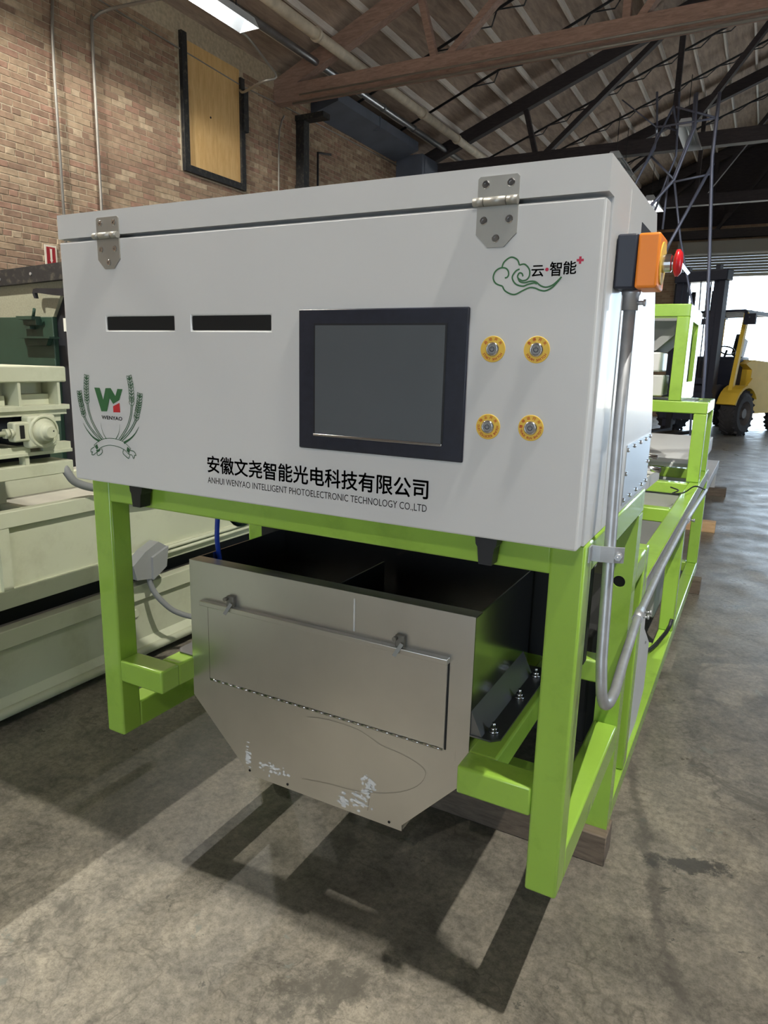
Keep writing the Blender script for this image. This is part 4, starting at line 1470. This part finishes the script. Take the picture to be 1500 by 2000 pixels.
cyl(bm, (cx+0.025, cy-0.006, 1.652), (cx+0.029, cy-0.006, 1.652), 0.0065, n=8)
con = obj('conduit_connector', bm, GALV, S)
path = [(cx, cy, 1.65), (cx+0.003, cy-0.01, 1.40), (1.441, 0.115, 1.17), (1.450, 0.09, 0.95), (1.455, 0.085, 0.90)]
path += smooth_path([(1.457, 0.087, 0.875), (1.462, 0.10, 0.848), (1.466, 0.135, 0.836), (1.468, 0.19, 0.838)], 5)
path += [(1.458, 0.35, 0.842), (1.440, 0.685, 0.842), (1.432, 1.257, 0.842), (1.432, 2.162, 0.842), (1.450, 3.12, 0.842)]
bm = new(); tube(bm, path, 0.0115, 14)
cdt = obj('conduit', bm, GALV, S, label='bent galvanised conduit running down and along the frame')
bm = new()
cyl(bm, (1.4405, 0.672, 0.842), (1.4385, 0.752, 0.842), 0.0145, n=14)
for yy in (0.69, 0.735):
    cyl(bm, (1.452, yy, 0.846), (1.468, yy, 0.848), 0.0035, n=8)
    cyl(bm, (1.464, yy, 0.848), (1.470, yy, 0.848), 0.0065, n=6)
obj('conduit_coupling', bm, GALV, cdt)
for (yy, zz) in ((2.16, 0.842),):
    bm = new()
    cyl(bm, (1.434, yy-0.012, zz), (1.434, yy+0.012, zz), 0.0145, n=14)
    cyl(bm, (1.446, yy, zz+0.004), (1.468, yy, zz+0.004), 0.004, n=8)
    cyl(bm, (1.460, yy, zz+0.004), (1.469, yy, zz+0.004), 0.008, n=6)
    obj('conduit_clamp', bm, GALV, cdt)
bm = new(); prism(bm, [(1.4075, 0.076), (1.4075, 0.10), (1.425, 0.10), (1.452, 0.108), (1.47, 0.115), (1.47, 0.111), (1.453, 0.103), (1.427, 0.096), (1.4105, 0.096), (1.4105, 0.076)], 'z', 1.150, 1.182)
cyl(bm, (1.462, 0.108, 1.166), (1.462, 0.088, 1.166), 0.007, n=6)
cyl(bm, (1.462, 0.090, 1.166), (1.462, 0.080, 1.166), 0.0035, n=8)
obj('conduit_strap', bm, GALV, cdt)
# pale strip on the long rail's outer face, standing in for the door's reflection
obj('rail_reflection', B(1.407, 1.4095, 1.09, 4.0, 0.785, 0.846), GALV, S)

# ------------------------------------------------------------------ timber blocks under the frame
def block(x0, x1, y0, y1, m, label, tilt=0):
    bm = B(x0, x1, y0, y1, 0.0, 0.1025, 0.003, 1)
    o = obj('timber_block', bm, m)
    o.rotation_euler = (0, 0, tilt)
    tag(o, label, 'timber', 'timber blocks under the frame')
    return o
block(0.0, 1.415, 0.715, 0.82, TIMBER, 'weathered timber block under the front of the green frame')
block(0.05, 1.455, 3.80, 3.90, TIMBER, 'weathered timber block under the tail of the green frame')
block(0.1, 1.430, 5.90, 6.0, PINE, 'pale fresh timber block on the floor past the green frame')
block(0.1, 1.425, 8.10, 8.22, TIMBER, 'dark timber block on the floor farthest past the green frame')
obj_leg = None
t = thing('support_stand', 'pale grey support stand beyond the tail of the green frame', 'stand', (0.9, 7.0, 0.1))
obj('stand_bed', B(0.2, 1.30, 5.85, 8.3, 0.32, 0.42, 0.005), LGREY, t)
for yy in (5.92, 8.12):
    for xx in (0.3, 1.2):
        obj('stand_leg', B(xx, xx+0.09, yy, yy+0.07, 0.1025, 0.325), LGREY, t)

# ------------------------------------------------------------------ cream conveyors on the left
FX = -0.93
C1 = thing('belt_conveyor', 'cream painted conveyor with a bearing block above a separate trough, beside the green frame', 'conveyor', (-1.5, 0.8, 0))
yA, yB = -2.2, 2.6
bm = new()
box(bm, FX-0.045, FX, yA, yB, 0.838, 0.905, 0.004)
obj('side_rim', bm, CREAM, C1)
obj('side_panel', B(FX-0.05, FX-0.022, yA, yB, 0.582, 0.838), CREAM, C1)
obj('side_flange', B(FX-0.1, FX, yA, yB, 0.505, 0.582, 0.004), CREAM, C1)
for yy in (-0.9, 0.345, 1.95):
    obj('panel_stiffener', B(FX-0.03, FX-0.002, yy, yy+0.07 if yy != 0.345 else 0.388, 0.57, 0.85), CREAM, C1)
obj('tray_floor', B(-2.2, FX-0.04, yA, yB, 0.80, 0.815), TRAY, C1)
obj('tray_divider', B(-1.58, FX-0.045, 0.63, 0.665, 0.815, 0.850), CREAM, C1)
obj('tray_back', B(-1.66, -1.60, yA, yB, 0.79, 0.90), CREAM, C1)
obj('under_tube', B(FX-0.3, FX-0.12, yA, yB, 0.40, 0.505), DARK, C1)
for yy in (-1.9, 0.2, 2.3):
    obj('conveyor_leg', B(-2.1, -2.0, yy, yy+0.1, 0, 0.79), CREAM, C1)
    obj('conveyor_leg', B(FX-0.28, FX-0.2, yy, yy+0.1, 0.36, 0.52), CREAM, C1)
# conduit tubes along the face
for zz in (0.535, 0.56):
    bm = new(); tube(bm, [(FX+0.012, 1.17, zz+0.01), (FX+0.012, 1.9, zz+0.015), (FX+0.012, 2.55, zz+0.02)], 0.009, 8); obj('side_tube', bm, CREAM, C1)
# head section with the take-up bearing
HX = -0.93
hy0, hy1 = -1.2, 0.706
def hp_(n, dx0, dx1, y0, y1, z0, z1, bev=0.0, m=CREAM):
    return obj(n, B(HX+dx0, HX+dx1, y0, y1, z0, z1, bev), m, C1)
hp_('head_top', -0.6, 0, hy0, 0.703, 1.414, 1.478, 0.006)
hp_('head_web', -0.15, -0.11, hy0, 0.70, 1.31, 1.416)
hp_('head_plate', -0.10, -0.065, 0.20, 0.462, 1.315, 1.362, 0.003)
hp_('head_plate', -0.10, -0.065, 0.498, 0.660, 1.317, 1.365, 0.003)
for yy in (0.487, 0.666, 0.05):
    hp_('head_rib', -0.11, -0.005, yy-0.006, yy+0.006, 1.316, 1.416)
hp_('head_shelf', -0.6, 0, hy0, 0.710, 1.300, 1.321, 0.002)
hp_('slide_rail', -0.10, -0.012, hy0, 0.701, 1.280, 1.300)
hp_('slide_rail', -0.10, -0.022, 0.59, 0.678, 1.251, 1.280)
hp_('head_shelf', -0.6, 0, hy0, 0.709, 1.118, 1.133, 0.002)
hp_('slide_rail', -0.05, -0.008, hy0, 0.515, 1.133, 1.158)
hp_('slide_rail', -0.05, -0.008, 0.575, 0.707, 1.133, 1.162)
hp_('slide_rail', -0.12, -0.055, 0.60, 0.690, 1.162, 1.190)
hp_('head_rib', -0.05, -0.008, 0.490, 0.508, 1.082, 1.118)
hp_('lower_lip', -0.3, 0, hy0, 0.708, 1.028, 1.082, 0.004)
hp_('lower_web', -0.3, -0.14, hy0, 0.70, 1.04, 1.118, 0, DARK)
BC = (0.556, 1.218)
bm = new()
box(bm, HX-0.02, HX+0.032, 0.490, 0.615, 1.152, 1.284, 0.011)
box(bm, HX-0.018, HX+0.028, 0.428, 0.51, 1.182, 1.261, 0.008)
lathe(bm, (HX-0.02, BC[0], BC[1]), (1, 0, 0), [(0.068, 0), (0.068, 0.052), (0.063, 0.057), (0.058, 0.057), (0.058, 0.049), (0.044, 0.049)], 32)
brg = obj('bearing_block', bm, CREAM, C1)
bm = new(); lathe(bm, (HX+0.028, BC[0], BC[1]), (1, 0, 0), [(0.053, 0), (0.053, 0.004), (0.039, 0.007), (0.039, 0.026), (0.033, 0.030), (0.028, 0.030), (0.026, 0.048), (0.023, 0.053), (0, 0.053)], 28)
for f in bm.faces:
    f.smooth = len(f.verts) == 4
obj('bearing_shaft', bm, CREAM, brg)
bm = new(); lathe(bm, (HX+0.0815, BC[0]+0.008, BC[1]+0.004), (1, 0, 0), [(0.0035, 0), (0, 0.0006)], 8); obj('shaft_centre', bm, DARK, brg)
obj('block_slot', B(HX+0.0275, HX+0.0295, 0.452, 0.472, 1.196, 1.248), DARK, brg)
bm = new()
cyl(bm, (HX+0.010, 0.0, 1.219), (HX+0.010, 0.45, 1.218), 0.0105, n=12)
cyl(bm, (HX+0.010, 0.398, 1.218), (HX+0.010, 0.414, 1.218), 0.021, n=6)
cyl(bm, (HX+0.010, 0.417, 1.218), (HX+0.010, 0.433, 1.218), 0.021, n=6)
cyl(bm, (HX+0.010, 0.433, 1.218), (HX+0.010, 0.49, 1.218), 0.016, n=12)
obj('takeup_screw', bm, CREAM, brg)
bm = new(); cyl(bm, (HX-0.5, 0.56, 1.218), (HX-0.09, 0.56, 1.218), 0.074, n=24); obj('tail_pulley', bm, IRON, C1)
for yy in (-0.6, 0.60):
    hp_('head_post', -0.5, -0.42, yy, yy+0.06, 0.8, 1.42)
# grey flexible conduit at the head
bm = new(); tube(bm, smooth_path([(-0.95, 0.672, 1.06), (-0.93, 0.680, 1.02), (-0.92, 0.71, 0.98), (-0.90, 0.80, 0.945), (-0.87, 0.95, 0.93), (-0.86, 1.2, 0.925)], 5), 0.018, 12); obj('flexible_conduit', bm, HOSE, C1)
# junction box with hose
bm = new()
prism(bm, [(0.95, 0.545), (1.03, 0.60), (1.115, 0.632), (1.165, 0.60), (1.145, 0.51), (1.06, 0.455), (0.97, 0.47)], 'x', FX+0.0, FX+0.06)
bevel_all(bm, 0.003, 1)
jb = obj('junction_box', bm, GREY, C1)
bm = new(); prism(bm, [(1.06, 0.565), (1.165, 0.60), (1.148, 0.50), (1.06, 0.452)], 'x', FX+0.06, FX+0.075); obj('junction_cover', bm, GREY, jb)
bm = new(); tube(bm, smooth_path([(FX+0.04, 1.06, 0.47), (FX+0.05, 1.07, 0.40), (FX+0.08, 1.10, 0.33), (FX+0.12, 1.16, 0.26), (FX+0.18, 1.26, 0.21), (FX+0.24, 1.4, 0.19)], 6), 0.014, 12); obj('junction_hose', bm, HOSE, jb)
# lower conveyor trough
C2 = C1  # separate trough below, only grouped with the conveyor
obj('trough_rim', B(FX-0.06, FX, yA, yB, 0.338, 0.417, 0.004), CREAM, C2)
bm = new(); prism(bm, [(FX-0.035, 0.34), (FX-0.02, 0.34), (FX-0.035, 0.12), (FX-0.01, 0.085), (FX-0.06, 0.085)], 'y', yA, yB)
obj('trough_side', bm, CREAM, C2)
bm = new(); tube(bm, [(FX-0.005, yA, 0.065), (FX-0.005, yB, 0.065)], 0.022, 12); obj('bottom_tube', bm, CREAM, C2)
obj('trough_back', B(-2.2, -2.15, yA, yB, 0.09, 0.4), CREAM, C2)
obj('trough_floor', B(-2.2, FX-0.06, yA, yB, 0.085, 0.10), GREY, C2)
for yy in (-1.8, 0.15, 2.2):
    obj('trough_foot', B(-2.1, FX-0.1, yy, yy+0.08, 0, 0.086), CREAM, C2)
bm = new(); lathe(bm, (FX-0.024, 1.02, 0.27), (1, 0, 0), [(0.02, 0), (0.02, 0.008), (0, 0.008)], 12); obj('drain_plug', bm, CREAM, C2)

# ------------------------------------------------------------------ dark green machine by the wall
G = thing('green_machine', 'dark green machine with a pale sloping panel and black top edge', 'machine', (-3.9, 3.0, 0))
obj('machine_body', B(-4.9, -3.29, 2.42, 3.4, 0, 1.81, 0.006), DKGREEN, G)
obj('corner_post', B(-3.29, -3.05, 2.46, 3.4, 0, 2.08), IRON, G)
bm = new(); prism(bm, [(-4.9, 1.80), (-3.29, 1.81), (-3.185, 1.97), (-3.15, 2.085), (-4.9, 2.02)], 'y', 2.43, 2.50); obj('sloping_panel', bm, PALEPANEL, G)
bm = new(); prism(bm, [(-4.9, 2.015), (-3.05, 2.08), (-3.05, 2.205), (-4.9, 2.125)], 'y', 2.38, 3.4)
tp = obj('top_edge', bm, BLKIRON, G)
bm = new()
for xx, zz in ((-3.84, 2.10), (-3.45, 2.13)):
    lathe(bm, (xx, 2.38, zz), (0, -1, 0), [(0.012, 0), (0.012, 0.006), (0, 0.008)], 8)
obj('edge_bolt', bm, GALV, tp)
bm = new(); prism(bm, [(-3.05, 1.955), (-3.05, 2.01), (-3.37, 2.02), (-3.41, 2.015), (-3.425, 1.985), (-3.405, 1.945), (-3.385, 1.945), (-3.395, 1.985), (-3.36, 1.985), (-3.19, 1.965)], 'y', 2.36, 2.385); obj('hook_arm', bm, IRON, G)
bm = new()
box(bm, -3.62, -3.43, 2.34, 2.42, 1.785, 1.812)
box(bm, -3.58, -3.42, 2.37, 2.42, 1.745, 1.79)
cyl(bm, (-3.45, 2.37, 1.80), (-3.40, 2.35, 1.865), 0.012, n=10)
box(bm, -3.57, -3.50, 2.37, 2.41, 1.715, 1.735)
obj('door_latch', bm, DKGREEN, G)
bm = new(); box(bm, -3.63, -3.22, 2.33, 2.42, 1.642, 1.656); prism(bm, [(-3.60, 1.642), (-3.30, 1.642), (-3.33, 1.59), (-3.58, 1.585)], 'y', 2.38, 2.42); obj('door_shelf', bm, DKGREEN, G)
obj('paper_label', B(-3.205, -3.06, 2.452, 2.46, 1.70, 1.80), PAPER, G)

# ------------------------------------------------------------------ forklift
hd = Vector((-0.375, -0.927, 0))
fk_rot = math.atan2(hd.y, hd.x)         # local +x is forward
F = thing('forklift', 'yellow forklift parked inside the open door', 'forklift', (0.45, 17.7, 0), fk_rot, local=True)
def fpart(n, bm, m, parent=None, **k):
    return obj(n, bm, m, parent or F, **k)
def wheel(x, y, r, w):
    s = 1 if y > 0 else -1
    bm = new()
    lathe(bm, (x, y-w/2, r), (0, 1, 0), [(r*0.55, 0.0), (r*0.80, -0.0), (r*0.97, 0.04), (r, 0.09), (r, w-0.09), (r*0.97, w-0.04), (r*0.80, w), (r*0.55, w)], 36)
    ty = fpart('wheel', bm, RUBBER)
    bm = new()
    for i in range(20):
        a = 2*PI*i/20
        for q in (0, 1):
            c = Vector((x+math.cos(a+q*0.15)*(r-0.012), y+(q-0.5)*w*0.5, r+math.sin(a+q*0.15)*(r-0.012)))
            tdir = Vector((-math.sin(a), 0.8*(1 if q else -1), math.cos(a))).normalized()
            bar(bm, c-tdir*0.11, c+tdir*0.11, 0.06, 0.05, (math.cos(a), 0, math.sin(a)))
    obj('tread_lug', bm, RUBBER, ty)
    bm = new()
    yo = y+s*w/2
    lathe(bm, (x, yo, r), (0, s, 0), [(r*0.56, 0.0), (r*0.56, -0.02), (r*0.45, -0.10), (r*0.25, -0.11), (r*0.22, -0.02), (0, -0.02)], 24)
    obj('wheel_rim', bm, RIM, ty)
for s in (-1, 1):
    wheel(0, s*0.78, 0.525, 0.42)
    wheel(-2.6, s*0.70, 0.42, 0.32)
bm = new()
prism(bm, [(0.75, 0.55), (0.75, 1.15), (0.45, 1.2), (-0.3, 1.12), (-0.62, 0.95), (-0.72, 0.55)], 'y', -0.5, 0.5)
fpart('front_chassis', bm, DARKFRAME)
bm = new(); prism(bm, [(-0.55, 1.05), (-0.55, 1.55), (-0.2, 1.68), (-0.55, 1.78), (-2.3, 1.72), (-2.5, 1.45), (-2.5, 0.95), (-0.9, 0.75)], 'y', -0.78, 0.78); bevel_all(bm, 0.06, 3); hood = fpart('engine_hood', bm, FYEL)
bm = new(); prism(bm, [(-2.3, 0.45), (-2.3, 1.55), (-2.6, 1.7), (-3.2, 1.6), (-3.35, 1.2), (-3.2, 0.5)], 'y', -0.85, 0.85); bevel_all(bm, 0.08, 3); fpart('counterweight', bm, FYEL)
for s in (-1, 1):
    bm = new()
    pts = [(0.62+0.0, 0.9)]+[(0.66*math.cos(a), 0.525+0.66*math.sin(a)) for a in [math.radians(20+i*14) for i in range(10)]]
    pin = [(0.60*math.cos(a), 0.525+0.60*math.sin(a)) for a in [math.radians(20+i*14) for i in range(10)]]
    prism(bm, pts[1:]+pin[::-1], 'y', s*0.78-0.22, s*0.78+0.22)
    fpart('fender', bm, FYEL if s > 0 else FYEL)
    bm = new(); prism(bm, [(-0.7, 0.60), (-0.2, 1.12), (-0.5, 1.35), (-2.4, 1.2), (-2.4, 0.5), (-0.8, 0.5)], 'y', s*0.78, s*0.84); fpart('side_step', bm, DARKFRAME if s < 0 else FYEL)
    # guard posts
    bm = new(); bar(bm, (0.30, s*0.72, 1.05), (-0.18, s*0.66, 2.85), 0.09, 0.14); fpart('guard_post', bm, FYEL)
    bm = new(); bar(bm, (-1.95, s*0.72, 1.6), (-1.85, s*0.66, 2.85), 0.09, 0.12); fpart('guard_post', bm, FYEL)
    bm = new(); bar(bm, (-0.10, s*0.66, 2.87), (-2.0, s*0.66, 2.87), 0.08, 0.09); fpart('guard_side', bm, DARKFRAME)
for k in range(7):
    xx = -0.1-k*0.31
    bm = new(); bar(bm, (xx, -0.66, 2.90), (xx, 0.66, 2.90), 0.05, 0.06); fpart('guard_bar', bm, DARKFRAME)
bm = new(); box(bm, -1.5, -0.9, -0.28, 0.28, 1.74, 1.86, 0.03); fpart('seat', bm, BLACK)
bm = new(); bar(bm, (-1.42, 0, 1.84), (-1.58, 0, 2.35), 0.5, 0.1, (0, 1, 0)); fpart('seat_back', bm, BLACK)
bm = new(); prism(bm, [(-0.15, 1.15), (-0.15, 1.75), (-0.35, 1.85), (-0.45, 1.75), (-0.40, 1.15)], 'y', -0.6, 0.6); fpart('dashboard', bm, DARKFRAME)
bm = new()
c = Vector((-0.55, 0.12, 2.0))
nrm = Vector((-0.5, 0, 0.86))
u = Vector((0, 1, 0)); v_ = nrm.cross(u)
tube(bm, [c+(u*math.cos(2*PI*i/20)+v_*math.sin(2*PI*i/20))*0.19 for i in range(21)], 0.018, 6)
tube(bm, [c, c-nrm*0.3], 0.03, 6)
fpart('steering_wheel', bm, BLACK)
for s in (-1, 1):
    fpart('mast_rail', B(0.72, 0.92, s*0.50-0.07, s*0.50+0.07, 0.15, 3.72), DARKFRAME)
    fpart('mast_rail', B(0.76, 0.90, s*0.36-0.05, s*0.36+0.05, 0.2, 3.85), DARKFRAME)
    bm = new(); cyl(bm, (0.70, s*0.24, 0.3), (0.70, s*0.24, 3.3), 0.05, n=12); fpart('lift_cylinder', bm, CHROME)
    bm = new(); prism(bm, [(0.93, 0.06), (2.3, 0.06), (2.3, 0.08), (1.02, 0.13), (1.02, 0.9), (0.95, 0.9)], 'y', s*0.35-0.07, s*0.35+0.07); fpart('fork', bm, IRON)
    bm = new(); bar(bm, (0.0, s*0.80, 2.72), (0.35, s*0.95, 2.72), 0.03, 0.03); box(bm, 0.27, 0.33, s*0.95-0.13, s*0.95+0.13, 2.56, 2.80); fpart('mirror', bm, DARKFRAME)
for zz in (0.4, 1.2, 2.55, 3.62):
    fpart('mast_crossbar', B(0.74, 0.88, -0.46, 0.46, zz, zz+0.13), DARKFRAME)
fpart('mast_head', B(0.66, 0.96, -0.62, 0.62, 3.50, 3.74, 0.02), DARKFRAME)
fpart('carriage', B(0.90, 0.98, -0.62, 0.62, 0.35, 1.0), DARKFRAME)
bm = new()
for yy in (-0.1, 0.05, 0.14):
    tube(bm, smooth_path([(0.66, yy, 0.6), (0.62, yy, 1.6), (0.64, yy, 2.8), (0.7, yy, 3.55)], 4), 0.016, 6)
fpart('mast_hose', bm, BLACK)

# ------------------------------------------------------------------ tubular rack behind the machine
RKY = 8.9
R_ = thing('tube_rack', 'tall bluish rack of thin bent tubes standing behind the machine', 'rack', (1.0, RKY, 0))
def rk(pts, r=0.014):
    bm = new(); tube(bm, pts, r, 8); obj('rack_tube', bm, TUBEST, R_)
rk([(0.76, 8.9, 4.86), (0.76, 8.9, 4.57), (0.76, 8.9, 4.13), (0.77, 8.9, 3.99), (0.86, 8.9, 2.97), (0.96, 8.9, 1.67), (1.04, 8.9, 0.0)], 0.022)
rk([(0.5, 8.9, 4.89), (0.52, 8.9, 4.49), (0.34, 8.9, 3.9), (0.09, 8.9, 3.61), (-0.07, 8.9, 3.19), (-0.12, 8.9, 0.0)], 0.018)
rk([(0.47, 8.95, 4.89), (0.49, 8.95, 4.49), (0.31, 8.95, 3.9), (0.06, 8.95, 3.61)])
rk([(0.78, 8.9, 4.05), (0.37, 8.9, 3.14), (0.31, 8.9, 2.97)], 0.02)
rk([(0.24, 9.3, 5.06), (0.28, 9.3, 4.28), (0.21, 9.3, 4.08), (0.1, 9.3, 3.68), (-0.01, 9.3, 3.38)])
rk([(-0.04, 9.3, 5.1), (0.01, 9.3, 4.6), (0.0, 9.3, 4.41), (-0.2, 9.3, 4.01), (-0.31, 9.3, 3.73)])
rk([(0.24, 8.9, 4.77), (-0.13, 8.9, 3.91), (-0.21, 8.9, 3.67)])
rk([(0.27, 8.9, 4.76), (0.76, 8.9, 4.57)])
rk([(0.06, 8.9, 4.55), (0.76, 8.9, 4.57)])
rk([(0.03, 9.3, 4.68), (0.26, 9.3, 4.6), (0.24, 8.9, 4.77)])
rk([(0.0, 9.3, 4.60), (0.06, 8.9, 4.55)])
rk([(0.31, 8.9, 3.87), (0.78, 8.9, 3.93)])
rk([(0.0, 9.1, 4.26), (0.34, 8.9, 3.90)])
rk([(0.34, 8.9, 3.9), (0.47, 9.1, 3.2), (0.63, 9.2, 2.61), (0.76, 9.2, 2.18), (0.9, 9.2, 0.0)])
rk([(0.21, 9.3, 4.08), (0.22, 9.2, 3.36)])
rk([(-0.46, 9.2, 5.03), (0.06, 8.9, 4.55)], 0.008)
